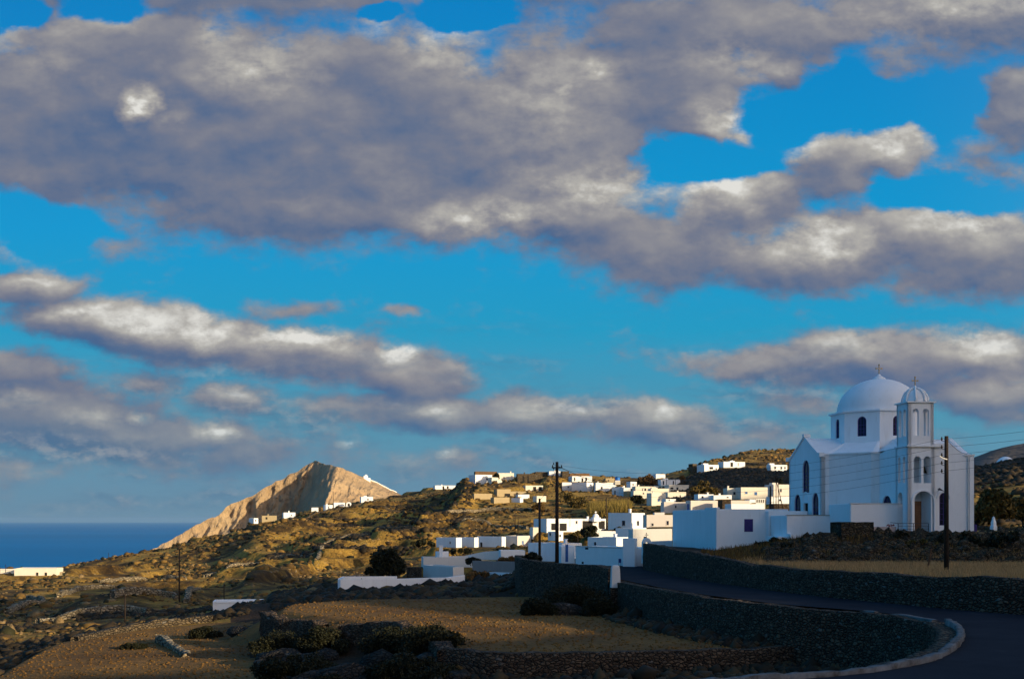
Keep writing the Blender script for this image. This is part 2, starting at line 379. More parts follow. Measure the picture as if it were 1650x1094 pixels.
def np_mesh(name, V_, F_, m, parent=None, smooth=True):
    V_ = np.asarray(V_, np.float32); F_ = np.asarray(F_, np.int32); k_ = F_.shape[1]
    me = bpy.data.meshes.new(name)
    me.vertices.add(len(V_)); me.vertices.foreach_set('co', V_.ravel())
    me.loops.add(F_.size); me.loops.foreach_set('vertex_index', F_.ravel())
    me.polygons.add(len(F_)); me.polygons.foreach_set('loop_start', np.arange(0, F_.size, k_, dtype=np.int32))
    try: me.polygons.foreach_set('loop_total', np.full(len(F_), k_, np.int32))
    except Exception: pass
    if smooth: me.polygons.foreach_set('use_smooth', np.ones(len(F_), bool))
    me.update(calc_edges=True); me.validate()
    for q in (m if isinstance(m, (list, tuple)) else [m]): me.materials.append(MATS[q])
    return link(bpy.data.objects.new(name, me), parent)

# numpy value noise
_tab = rng.random((256, 256)).astype(np.float64)
def vnoise(x, y):
    xi = np.floor(x).astype(int); yi = np.floor(y).astype(int); fx = x - xi; fy = y - yi
    fx = fx * fx * (3 - 2 * fx); fy = fy * fy * (3 - 2 * fy)
    a = _tab[xi & 255, yi & 255]; b_ = _tab[(xi + 1) & 255, yi & 255]; c_ = _tab[xi & 255, (yi + 1) & 255]; d_ = _tab[(xi + 1) & 255, (yi + 1) & 255]
    return (a * (1 - fx) + b_ * fx) * (1 - fy) + (c_ * (1 - fx) + d_ * fx) * fy
def fbm(x, y, oct=5, rough=.5):
    s_ = 0; a = 1; t = 0
    for i in range(oct):
        s_ = s_ + a * (vnoise(x * 2 ** i + 17.3 * i, y * 2 ** i + 9.1 * i) - .5); t += a; a *= rough
    return s_ / t * 2     # about -1..1
def sstep(x, a, b_):
    t = np.clip((x - a) / (b_ - a), 0, 1); return t * t * (3 - 2 * t)
def poly_sd(x, y, poly):
    """signed distance to a polygon, positive inside"""
    x = np.asarray(x, float); y = np.asarray(y, float); d = np.full(x.shape, 1e9); ins = np.zeros(x.shape, bool)
    n = len(poly)
    for i in range(n):
        x0, y0 = poly[i]; x1, y1 = poly[(i + 1) % n]
        ex, ey = x1 - x0, y1 - y0; L = ex * ex + ey * ey + 1e-9
        t = np.clip(((x - x0) * ex + (y - y0) * ey) / L, 0, 1)
        d = np.minimum(d, np.hypot(x - x0 - t * ex, y - y0 - t * ey))
        c_ = (y0 > y) != (y1 > y)
        with np.errstate(divide='ignore', invalid='ignore'):
            xx = ex * (y - y0) / (y1 - y0 if y1 != y0 else 1e-9) + x0
        ins ^= c_ & (x < xx)
    return np.where(ins, d, -d)

# ------------------------------------------------------------------ terrain
ZR, ZF = -4.5, -6.7           # road level, upper field level (camera eye = 0)
def xz(px, d): return ((px - CX) / F * d, d)
def xy(px, py, z): d = -z * F / (py - CY); return ((px - CX) / F * d, d)
W2 = [xy(px, py, ZR) for px, py in [(998, 933), (1092, 951), (1238, 971), (1393, 984), (1480, 995), (1530, 1005), (1549, 1016), (1548, 1036), (1522, 1056), (1480, 1070), (1383, 1085), (1262, 1095.5), (1100, 1106), (900, 1118), (600, 1150)]]
W1 = [xy(px, py, ZR) for px, py in [(1038, 917), (1100, 930), (1200, 945), (1300, 958), (1400, 968), (1500, 978), (1580, 985), (1650, 990), (1900, 1003), (2400, 1015)]]
PL1 = [xz(950, 119), xz(980, 97), xz(985, 93)] + W2 + [(-12, 22), (-30, 14), (-60, 4), (-60, -25), (140, -25), (140, 119)]
PL2 = W1 + [(140, 60), (140, 125), xz(1040, 125)]
F1 = [xz(560, 102), xz(432, 94.5)] + [xy(px, py, ZF) for px, py in [(408, 985), (470, 995), (540, 1004), (640, 1012), (700, 1030), (735, 1052), (850, 1053), (1058, 1050), (1286, 1043), (1422, 1038)]] + [(30, 62), (30, 110), xz(900, 104)]
DD = [95, 107, 120, 150, 190, 230, 280, 330, 380, 430, 480, 560, 640, 760, 1000]
TB = {  # photo row of the ground, by distance, for each photo column
 -1200: [1010, 1010, 1005, 990, 975, 965, 955, 950, 945, 942, 975, 1030, 1060, 1070, 1215],
 -300: [1050, 1040, 1022, 995, 975, 960, 945, 932, 925, 945, 975, 1020, 1050, 1070, 1215],
 0:   [1050, 1036, 1018, 996, 974, 955, 940, 928, 919, 940, 965, 1010, 1040, 1070, 1215],
 100: [1034, 1028, 1014, 992, 970, 952, 938, 927, 921, 935, 955, 1000, 1040, 1070, 1215],
 240: [1010, 1008, 1002, 984, 964, 945, 926, 908, 897, 890, 905, 950, 1000, 1060, 1215],
 330: [1001, 998, 992, 976, 957, 938, 916, 897, 882, 868, 872, 900, 950, 1030, 1215],
 430: [972, 972, 969, 957, 940, 922, 902, 884, 868, 855, 842, 850, 880, 980, 1215],
 550: [965, 963, 955, 943, 928, 912, 892, 872, 853, 836, 822, 811, 825, 900, 1215],
 640: [965, 961, 953, 940, 925, 905, 880, 858, 838, 824, 812, 796, 805, 870, 1200],
 710: [965, 961, 953, 940, 924, 902, 877, 853, 828, 811, 798, 786, 795, 840, 1200],
 750: [965, 960, 952, 941, 925, 895, 862, 834, 803, 769, 785, 800, 805, 840, 1200],
 800: [965, 955, 948, 935, 915, 888, 858, 828, 796, 767, 775, 790, 800, 840, 1200],
 860: [965, 938, 930, 915, 900, 880, 856, 826, 795, 766, 762, 775, 790, 830, 1100],
 950: [960, 917, 918, 905, 888, 868, 848, 822, 795, 774, 766, 775, 785, 820, 1000],
 1040: [950, 910, 906, 890, 868, 853, 836, 815, 795, 780, 771, 775, 780, 800, 900],
 1100: [900, 895, 890, 878, 862, 846, 828, 808, 790, 772, 758, 760, 770, 790, 860],
 1150: [887, 884, 880, 870, 856, 840, 820, 803, 784, 758, 742, 740, 750, 780, 850],
 1210: [875, 875, 872, 864, 852, 838, 818, 802, 782, 757, 740, 725, 735, 760, 850],
 1280: [862, 862, 862, 858, 848, 836, 818, 800, 780, 757, 740, 724, 735, 760, 850],
 1400: [858, 858, 857, 852, 844, 830, 810, 790, 770, 755, 742, 728, 735, 750, 800],
 1570: [858, 857, 855, 846, 816, 780, 755, 756, 762, 765, 765, 765, 765, 765, 800],
 1650: [857, 857, 855, 845, 806, 766, 741, 742, 752, 760, 762, 765, 765, 765, 800],
 2400: [850, 850, 845, 820, 770, 730, 700, 690, 690, 700, 720, 740, 750, 765, 800]}
TX = np.array(sorted(TB)); TY = np.array([TB[k_] for k_ in TX], float)
RIDGES = [([(775, 385), (720, 335), (660, 302), (590, 277), (520, 262)], 4.6, 15), ([(770, 300), (720, 285), (660, 279)], 3.6, 9), ([(510, 236), (470, 216), (430, 197), (395, 182)], 3.0, 12),
 ([(345, 176), (280, 160), (200, 151), (110, 147)], 2.4, 9), ([(260, 305), (180, 280), (90, 262)], 4.2, 11), ([(640, 420), (560, 400), (470, 370), (400, 340)], 4.5, 14)]
CLEARS = []    # (left column, right column, base row, near, far): no ground rises before a house front
PADS = []      # (x, y, radius, z): levelled ground under the houses
def pad(x, y, r, z): PADS.append((x, y, r, z))
def far_ground(x, y, rough=True):
    d = np.maximum(y, 20.); px = np.clip(CX + F * x / d, TX[0], TX[-1] - 1e-3)
    i = np.clip(np.searchsorted(TX, px, side='right') - 1, 0, len(TX) - 2); t = (px - TX[i]) / (TX[i + 1] - TX[i]); t = t * t * (3 - 2 * t) * .5 + t * .5
    dd = np.clip(d, DD[0], DD[-1] - 1e-3); DA = np.array(DD, float)
    j = np.clip(np.searchsorted(DA, dd, side='right') - 1, 0, len(DA) - 2); q = (dd - DA[j]) / (DA[j + 1] - DA[j])
    def Y(ii, jj): return -(TY[ii, jj] - CY) / F * DA[jj]
    z = (Y(i, j) * (1 - t) + Y(i + 1, j) * t) * (1 - q) + (Y(i, j + 1) * (1 - t) + Y(i + 1, j + 1) * t) * q
    if rough:
        for pts_, hh_, ww_ in RIDGES:
            px_ = np.array([q[0] for q in pts_], float); dd_ = np.array([q[1] for q in pts_], float)
            line = np.interp(px, px_[::-1] if px_[0] > px_[-1] else px_, dd_[::-1] if px_[0] > px_[-1] else dd_)
            ends = sstep(px, px_.min() - 40, px_.min() + 30) * (1 - sstep(px, px_.max() - 30, px_.max() + 40))
            u_ = (d - line) / ww_; z = z + hh_ * ends * np.exp(-np.where(u_ > 0, u_ * 1.5, u_ * .8) ** 2) * (.75 + .5 * fbm(x / 17. + 5, y / 17., 3))
        amp = sstep(d, 104, 260)
        crest = .35 + .65 * np.abs(np.cos(d / 90.))
        n_ = fbm(x / 46. + 3, y / 46., 4, .5) * 4.0 * amp + fbm(x / 14., y / 14. + 5, 4, .5) * .95 * amp
        leftm = 1 - sstep(px, 690, 760) * .68 - sstep(px, 880, 940) * .15
        z = z + n_ * leftm
        st = 2.1; zz = z / st + fbm(x / 60., y / 60., 2) * .4; fr = zz - np.floor(zz)
        tz = (sstep(fr, .70, .98) - fr) * st
        z = z + tz * amp * .9 * leftm * sstep(fbm(x / 90. + 40, y / 90., 2), -.35, .1)
    return z
def field_level(x, y):
    px = CX + F * x / np.maximum(y, 10.)
    return np.interp(px, [-300, 0, 250, 430, 600, 740, 1500], [-9.4, -9.3, -9.2, -8.7, -8.3, -7.7, -7.5])
def ground(x, y, rough=True):
    x = np.asarray(x, float); y = np.asarray(y, float)
    near = field_level(x, y) + fbm(x / 9., y / 9., 4) * .22
    s1 = poly_sd(x, y, F1)
    pxx = CX + F * x / np.maximum(y, 10.)
    wd = np.where(pxx > 735, .5, 2.0)
    f = np.clip(s1 / wd * .5 + .5, 0, 1); near = near * (1 - f) + (ZF + fbm(x / 14., y / 14., 3) * .06) * f
    # land beyond
    fg = far_ground(x, y, rough)
    edge = np.interp(pxx, [-300, 0, 100, 250, 330, 395, 900], [60, 71, 89, 101, 103, 101, 103])
    b_ = sstep(y, edge - 1.5, edge + 9)
    z = near * (1 - b_) + fg * b_
    # road terrace
    s2 = poly_sd(x, y, PL1); f = np.clip((s2 + .35) / .7, 0, 1)
    z = z * (1 - f) + (ZR - .05) * f
    # terraces behind the roadside wall
    s3 = poly_sd(x, y, PL2); f = np.clip((s3 - .05) / .6, 0, 1)
    top = np.interp(pxx, [1040, 1150, 1240, 1310, 1700], [-2.3, -2.6, -1.9, -1.15, -1.1])
    dw = np.interp(pxx, [1040, 1150, 1240, 1310, 1700], [98, 95, 89, 86.3, 84.5])
    wid = np.interp(pxx, [1040, 1240, 1330, 1700], [9, 8, 5.0, 4.0])
    g3 = np.clip((y - dw + wid) / wid, 0, 1) ** .8
    g3 = g3 + fbm(x / 2.6, y / 2.6, 3) * .12 * (g3 > 0) * (g3 < 1)
    low = np.interp(pxx, [1040, 1150, 1700], [-2.7, -3.0, -3.02])
    zt = low * (1 - g3) + top * g3 + fbm(x / 5., y / 5., 3) * .05
    zt = zt * (1 - sstep(y, 108, 122)) + fg * sstep(y, 108, 122)
    z = z * (1 - f) + zt * f
    # the knoll the photographer stands on
    f = sstep(y, 9, 5) * sstep(np.abs(x), 40, 20); z = z * (1 - f) + (-1.65) * f
    for (cx_, cy_, r, pz) in PADS:
        m_ = (np.abs(x - cx_) < r * 1.7) & (np.abs(y - cy_) < r * 1.7)
        if not np.any(m_): continue
        dd = np.hypot(x[m_] - cx_, y[m_] - cy_); wgt = sstep(dd, r * 1.6, r * .95)
        z[m_] = z[m_] * (1 - wgt) + pz * wgt
    px = CX + F * x / np.maximum(y, 10.)
    for (q0, q1, yb_, d0, d1) in CLEARS:
        m_ = (px > q0 - 3) & (px < q1 + 3) & (y > d0) & (y < d1)
        if np.any(m_): z[m_] = np.minimum(z[m_], -(yb_ - CY) / F * y[m_] + sstep(np.maximum(q0 - px[m_], px[m_] - q1), 0, 3) * 1.5)
    return z
def gz(x, y): return float(ground(np.array([x]), np.array([y]))[0])

# ------------------------------------------------------------------ houses: measured corner by corner
# (wall material, left, corner, right columns, top row, base row, distance, turn, openings, label, category)
# an opening: (kind, face, left column, right column, top row, bottom row)
VILLAGE = [
 # crest of the village hill
 ('whitewash', 700, 701, 734, 782, 788, 545, 12, [('d','R',713,716,783,788), ('d','R',720,723,783,788)], 'low white house alone on the golden ridge left of the village knoll', 'house'),
 ('whitewash', 755, 766, 793, 764.5, 779.5, 425, 28, [('w','R',783,786,770,773)], 'cream lit house with blue shaded side at the left tip of the knoll', 'house'),
 ('cream_plaster', 792, 792.5, 803, 769, 776, 421, 28, [], 'small lower cream annex adjoining the house at the left tip of the knoll', 'annex'),
 ('cream_plaster', 800, 801, 809, 774, 780, 414, 28, [], 'tiny bright outhouse just below the knoll crest houses', 'outhouse'),
 ('cream_plaster', 802, 803, 828, 762, 775, 440, 14, [('w','R',811,813,768,771)], 'cream house behind a dark bush on the knoll crest', 'house'),
 ('brown_stone', 832, 834, 874, 763, 778, 436, 10, [('d','R',842,845,767,777), ('d','R',850,852,767,777)], 'brown stone house with flat dark roof on the knoll crest', 'house'),
 ('whitewash', 884, 885, 906, 759, 766, 452, 10, [], 'thin white rooftop house behind the tall dark pole', 'house'),
 ('brown_stone', 905, 906, 917, 759, 768, 448, 10, [], 'brown stone block beside the white rooftop behind the dark pole', 'building'),
 ('whitewash', 916, 922, 954, 767, 776, 440, 12, [('d','R',925,927,769,775), ('d','R',937,940,770,776), ('d','R',943,946,769,775)], 'white porch house with three dark openings topping the village', 'house'),
 ('ochre_plaster', 763, 764, 793, 795, 804, 368, 20, [], 'roofless ochre wall block with straight top below the knoll', 'ruin'),
 ('ochre_plaster', 800, 801, 823, 788, 800, 378, 20, [('g','R',813,822,795,799.5)], 'brown roofless block with dark corner in the middle of the ruins', 'ruin'),
 ('ochre_plaster', 795, 796, 821, 801, 810, 352, 20, [], 'ochre ruin half in shadow, lowest of the ruins under the knoll', 'ruin'),
 ('ochre_plaster', 822, 823, 848, 791.5, 799, 384, 14, [('w','R',832,834,793,796)], 'long low ochre wall block right of the roofless brown block', 'ruin'),
 ('cream_plaster', 846, 847, 875, 782, 791, 398, 14, [('g','R',859,864,784,790.5), ('g','R',868,873,784,790.5)], 'cream shed with two arched dark openings left of the tall pole', 'shed'),
 ('whitewash', 834, 835, 853, 796.5, 803, 370, 14, [], 'small white hut among the ruins left of the tall pole', 'hut'),
 ('whitewash', 824, 838, 843, 802, 809, 352, 40, [], 'low bluish white hut in shade below the small white hut', 'hut'),
 ('cream_plaster', 864, 865, 880, 799, 808, 350, 20, [], 'bright cream hut just left of the tall dark pole', 'hut'),
 ('thatch', 765, 766, 801, 759.5, 767, 446, 8, [], 'brown earth roofed barn rising behind the knoll tip houses', 'barn'),
 ('thatch', 917, 918, 950, 762.5, 768, 452, 8, [], 'dark brown roof line just above the white porch house', 'barn'),
 ('brown_stone', 862, 863, 889, 760, 768, 454, 6, [], 'brown stone barn between the flat dark roof house and the dark pole', 'barn'),
 ('ochre_plaster', 975, 976, 990, 770.5, 779, 430, 10, [], 'ochre rooftop block on the skyline left of the blue tank', 'house'),
 ('whitewash', 1015, 1016, 1026, 776, 786, 402, 20, [], 'small bluish house under the skyline trees', 'house'),
 # upper village right of the pole
 ('whitewash', 904, 906, 921, 777, 792, 424, 10, [], 'narrow bright white house at the left end of the upper row', 'house'),
 ('whitewash', 921, 945.5, 956, 777, 793, 416, 56, [('w','R',953,954,783,786)], 'white house showing a wide blue shaded wall in the upper row', 'house'),
 ('whitewash', 957, 960, 993, 777.5, 792.5, 410, 14, [('w','R',968,971,784,788)], 'long cream lit house with one dark window in the upper row', 'house'),
 ('whitewash', 986, 1003, 1006, 784, 799, 398, 56, [('d','L',990,992,790,799)], 'shaded white house with lit parapet stepping down from the upper row', 'house'),
 ('whitewash', 1004, 1005, 1016, 785.5, 799, 394, 20, [], 'small white house with bright top between shaded and ochre ones', 'house'),
 ('ochre_plaster', 1009, 1010, 1023, 791, 800, 388, 14, [('w','R',1017,1019,792.5,794)], 'small ochre house below the end of the upper row', 'house'),
 ('cream_plaster', 1023, 1024, 1057, 783.5, 791, 384, 10, [('g','R',1035,1041,786.5,791)], 'long cream house with a dark arched loggia', 'house'),
 ('cream_plaster', 1020, 1021, 1049, 790.5, 803, 368, 10, [('w','R',1036,1038,793.5,795)], 'cream house standing in front of the arched loggia house', 'house'),
 ('whitewash', 1064, 1065, 1096, 772.5, 781.5, 404, 8, [('w','R',1068,1070,774.5,781), ('w','R',1084,1086,774.5,781)], 'pale flat house under the dark scrub slope, topmost of its group', 'house'),
 ('cream_plaster', 1054, 1076, 1078, 782, 788, 392, 50, [], 'low slate blue shaded house wedged between two lit cream houses', 'house'),
 ('cream_plaster', 1077, 1078, 1110, 781, 791, 382, 12, [('g','R',1080,1085,785,788), ('w','R',1090,1093,785,790)], 'cream house with wide parapet below the topmost pale house', 'house'),
 ('cream_plaster', 1048, 1049, 1078, 787, 796, 374, 10, [], 'plain cream wall house behind the tall house with the garage', 'house'),
 ('cream_plaster', 1042, 1050, 1073, 794, 814.5, 335, 20, [('b','R',1059.5,1063,804,808), ('g','R',1058,1069,814,825)], 'tall bright house with blue window over a dark garage', 'house'),
 ('cream_plaster', 1075, 1076, 1105.5, 792.5, 805, 352, 10, [('w','R',1095.3,1097,797.5,802.5)], 'bright cream house with a narrow slit window right of the tall house', 'house'),
 ('whitewash', 1072.5, 1073, 1089, 803.5, 809.5, 322, 12, [('w','R',1077.5,1079.5,804.5,806.5)], 'little white shed with a tiny window under the slit window house', 'shed'),
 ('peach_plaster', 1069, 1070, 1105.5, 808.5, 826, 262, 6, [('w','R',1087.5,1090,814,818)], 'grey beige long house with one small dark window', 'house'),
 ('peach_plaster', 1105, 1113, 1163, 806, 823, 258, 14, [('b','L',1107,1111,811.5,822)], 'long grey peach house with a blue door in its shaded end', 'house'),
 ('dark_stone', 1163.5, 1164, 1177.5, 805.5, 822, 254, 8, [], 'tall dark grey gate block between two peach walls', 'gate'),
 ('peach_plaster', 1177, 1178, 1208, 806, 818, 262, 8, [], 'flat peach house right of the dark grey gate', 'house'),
 ('whitewash', 1177.5, 1178.5, 1231, 811.5, 826, 205, 8, [], 'bluish white low building just behind the outbuilding roof', 'building'),
 ('whitewash', 1124, 1125, 1150, 796, 805, 300, 10, [('w','R',1130.5,1133.5,799,802)], 'low white house with a sloping parapet and a small window', 'house'),
 ('whitewash', 1149, 1150, 1179, 797.5, 804, 296, 10, [('w','R',1171,1174,800,802)], 'low white strip house joined to the sloping parapet house', 'house'),
 ('cream_plaster', 1169, 1172, 1191.5, 786.5, 803, 318, 10, [('w','R',1181.5,1185,792.5,797)], 'cube shaped cream house with one dark window below the dark slope', 'house'),
 ('cream_plaster', 1192, 1194, 1237, 785, 804, 314, 8, [('b','R',1200.5,1204.5,792,795.5), ('b','R',1215.5,1220,792.5,797.5)], 'wide cream house with two blue windows below the dark slope', 'house'),
 ('peach_plaster', 1232, 1246.5, 1275, 780, 799, 322, 24, [('w','R',1256.5,1259.5,787.5,792.5)], 'grey peach house behind the masts beside the church gable', 'house'),
 ('whitewash', 1241, 1243, 1275, 799.5, 812, 280, 10, [('w','R',1255,1258,804,807)], 'bright white low house in front of the mast house', 'house'),
 ('dark_stone', 1247, 1248, 1276, 811.5, 828, 238, 8, [], 'dark stone shed roofline right beside the church gable', 'shed'),
 ('whitewash', 1207, 1208, 1219, 804.5, 809.5, 272, 10, [], 'tiny white block beside the balustrade terrace', 'shed'),
 # houses on the far right slope
 ('brown_stone', 1113.5, 1116, 1123, 747, 759, 438, 20, [], 'square brown stone tower left of the slope houses', 'tower'),
 ('whitewash', 1123, 1135, 1158, 748.5, 761, 432, 24, [('g','R',1143,1149,752,756), ('d','R',1153,1155,754,760)], 'white slope house with a dark arched window and blue shaded side', 'house'),
 ('whitewash', 1157, 1166, 1200.5, 743.5, 753, 448, 18, [('g','R',1177,1181,745,752), ('w','R',1189,1190,745.5,751)], 'long white slope house standing highest, near the golden crest', 'house'),
 ('whitewash', 1235, 1242, 1268.5, 748.5, 761.5, 430, 18, [('w','R',1247.5,1250.5,751.5,755.5), ('w','R',1257.5,1260.5,752,756), ('w','R',1263.5,1266,752,755.5)], 'white slope house with three dark windows nearest the church gable', 'house'),
 ('whitewash', 1056, 1057, 1072, 763.5, 769, 440, 16, [], 'small bluish white hut where the slope meets the village trees', 'hut'),
 # middle village
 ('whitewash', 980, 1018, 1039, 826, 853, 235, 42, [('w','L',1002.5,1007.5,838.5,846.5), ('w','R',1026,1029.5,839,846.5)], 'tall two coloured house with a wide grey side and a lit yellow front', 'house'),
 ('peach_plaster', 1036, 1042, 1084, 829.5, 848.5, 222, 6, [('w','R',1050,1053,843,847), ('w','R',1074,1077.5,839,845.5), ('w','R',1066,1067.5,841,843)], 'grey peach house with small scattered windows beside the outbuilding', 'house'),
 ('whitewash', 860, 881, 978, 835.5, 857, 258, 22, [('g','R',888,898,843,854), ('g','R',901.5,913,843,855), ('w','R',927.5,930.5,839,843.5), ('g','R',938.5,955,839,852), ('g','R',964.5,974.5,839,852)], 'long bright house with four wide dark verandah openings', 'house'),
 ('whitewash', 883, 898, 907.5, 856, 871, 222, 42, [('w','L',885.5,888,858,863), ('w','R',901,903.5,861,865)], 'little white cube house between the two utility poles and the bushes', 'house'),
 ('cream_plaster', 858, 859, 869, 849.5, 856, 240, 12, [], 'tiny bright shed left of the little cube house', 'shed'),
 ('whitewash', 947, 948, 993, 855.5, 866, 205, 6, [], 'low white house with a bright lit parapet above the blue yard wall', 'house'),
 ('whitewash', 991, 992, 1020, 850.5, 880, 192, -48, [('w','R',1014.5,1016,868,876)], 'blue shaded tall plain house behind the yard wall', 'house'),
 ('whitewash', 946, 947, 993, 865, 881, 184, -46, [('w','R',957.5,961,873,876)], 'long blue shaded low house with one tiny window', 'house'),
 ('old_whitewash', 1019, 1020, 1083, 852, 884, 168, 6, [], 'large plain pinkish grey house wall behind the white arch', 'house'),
 # row of joined houses on the left
 ('whitewash', 703, 735, 744, 866, 882, 236, 48, [('w','L',724.5,726.5,872,876)], 'first house from the left in the joined white row', 'house'),
 ('whitewash', 744, 764.3, 768.5, 865.5, 881.5, 238, 48, [], 'second house from the left in the joined white row', 'house'),
 ('whitewash', 768.5, 808.5, 814, 864.5, 881.5, 238, 48, [('d','L',774,777.5,873.5,881)], 'third and longest house in the joined white row', 'house'),
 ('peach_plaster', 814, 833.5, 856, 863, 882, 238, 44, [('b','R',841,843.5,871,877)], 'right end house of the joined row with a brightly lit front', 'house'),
 ('whitewash', 703, 704, 723, 888.5, 898, 178, 8, [], 'small white block carrying a tall chimney post', 'shed'),
 ('old_whitewash', 681, 682, 763, 897.5, 914, 176, 8, [], 'wide grey flat house behind the lower boxy one', 'house'),
 ('old_whitewash', 682, 730, 747.5, 913, 933, 160, 34, [('w','R',734,736.5,923,929), ('w','R',743,744.5,921,928)], 'boxy grey house with two dark slots joined to the long white wall', 'house'),
 ('whitewash', 806, 807, 846, 886.5, 903, 168, 6, [('g','R',819,828,898.5,901)], 'white low building with a dark slot behind the beige yard wall', 'building'),
 ('whitewash', 850, 851, 906, 874, 903, 172, -46, [('w','R',868,871,888,892)], 'blue white house behind the two utility poles', 'house'),
 # foreground left
 ('whitewash', 329, 343, 424, 968.5, 990, 129, 10, [], 'flat white building with a panelled front at the edge of the field', 'building'),
 # ridge on the left
 ('whitewash', 401, 409, 416, 834.5, 843, 472, 45, [('w','R',411,413,837,840)], 'small white cube house at the left start of the ridge houses', 'house'),
 ('ochre_plaster', 421, 422, 446, 830.5, 839.5, 478, 12, [('g','R',428,431,833,836.5)], 'ochre stone house on the ridge left of the slanted white one', 'house'),
 ('whitewash', 456, 457, 476, 825.5, 835.5, 490, 20, [], 'plain white house on the ridge before the rocky mountain', 'house'),
 ('whitewash', 501, 502, 513, 817.5, 822.5, 505, 12, [], 'thin white hut on the ridge under the mountain shadow', 'hut'),
 ('whitewash', 521, 525, 536, 813, 822.5, 506, 20, [], 'cream white cube on the ridge right of the thin hut', 'house'),
 ('whitewash', 537, 538, 556, 809.5, 817.5, 512, 12, [('w','R',545,547,813,816)], 'white ridge house next to the little domed shrine', 'house'),
 ('whitewash', 580, 582, 601, 800, 809.5, 540, 14, [('w','R',592,594,803,806)], 'white ridge house highest up, beneath the mountain path', 'house'),
 ('cream_plaster', 22, 23, 91, 915.5, 927, 338, 6, [('g','R',58,62,922,927), ('g','R',72,76,922,927)], 'long sand coloured house at the edge above the sea', 'house'),
 ('cream_plaster', -40, -39, 30, 918, 924, 346, 6, [], 'low cream wall house cut by the left edge of the view', 'house'),
 ('ochre_plaster', 95, 96, 117, 921.5, 928.5, 330, 6, [], 'small ochre hut right of the long house above the sea', 'hut'),
]
OPEN_MAT = {'w': ('window', 'dark_glass'), 'd': ('door', 'dark_opening'), 'g': ('porch_opening', 'dark_opening'), 'b': ('window', 'blue_paint')}
def face_param(C_, th, px, face):
    r = (px - CX) / F
    if face == 'R': return (r * C_[1] - C_[0]) / (math.cos(th) - r * math.sin(th))
    return (C_[0] - r * C_[1]) / (math.sin(th) + r * math.cos(th))
HOUSES = []
for spec in VILLAGE:
    mt, p0, pc, p1, yt, yb, d, thd, ops, lab, cat = spec
    th = R(thd); C_ = xz(pc, d)
    b_ = max(1.2, face_param(C_, th, p1, 'R'))
    a_ = face_param(C_, th, p0, 'L') if pc - p0 > 1.5 else 0
    if not (1.5 < a_ < 22): a_ = min(8., max(3.2, b_ * .6))
    zb = -(yb - CY) / F * d; zt = -(yt - CY) / F * d
    HOUSES.append((spec, C_, th, a_, b_, zb, zt))
    cx_ = C_[0] + math.cos(th) * b_ / 2 - math.sin(th) * a_ / 2; cy_ = C_[1] + math.sin(th) * b_ / 2 + math.cos(th) * a_ / 2
    if d > 200: CLEARS.append((p0, p1, yb + .4, d - 45, d + .5))
    nseg = max(1, int(round(b_ / max(a_, 1.))))
    for i in range(nseg):
        q = (i + .5) / nseg * b_
        pad(C_[0] + math.cos(th) * q - math.sin(th) * a_ / 2, C_[1] + math.sin(th) * q + math.cos(th) * a_ / 2, max(a_, b_ / nseg) * .62, zb)

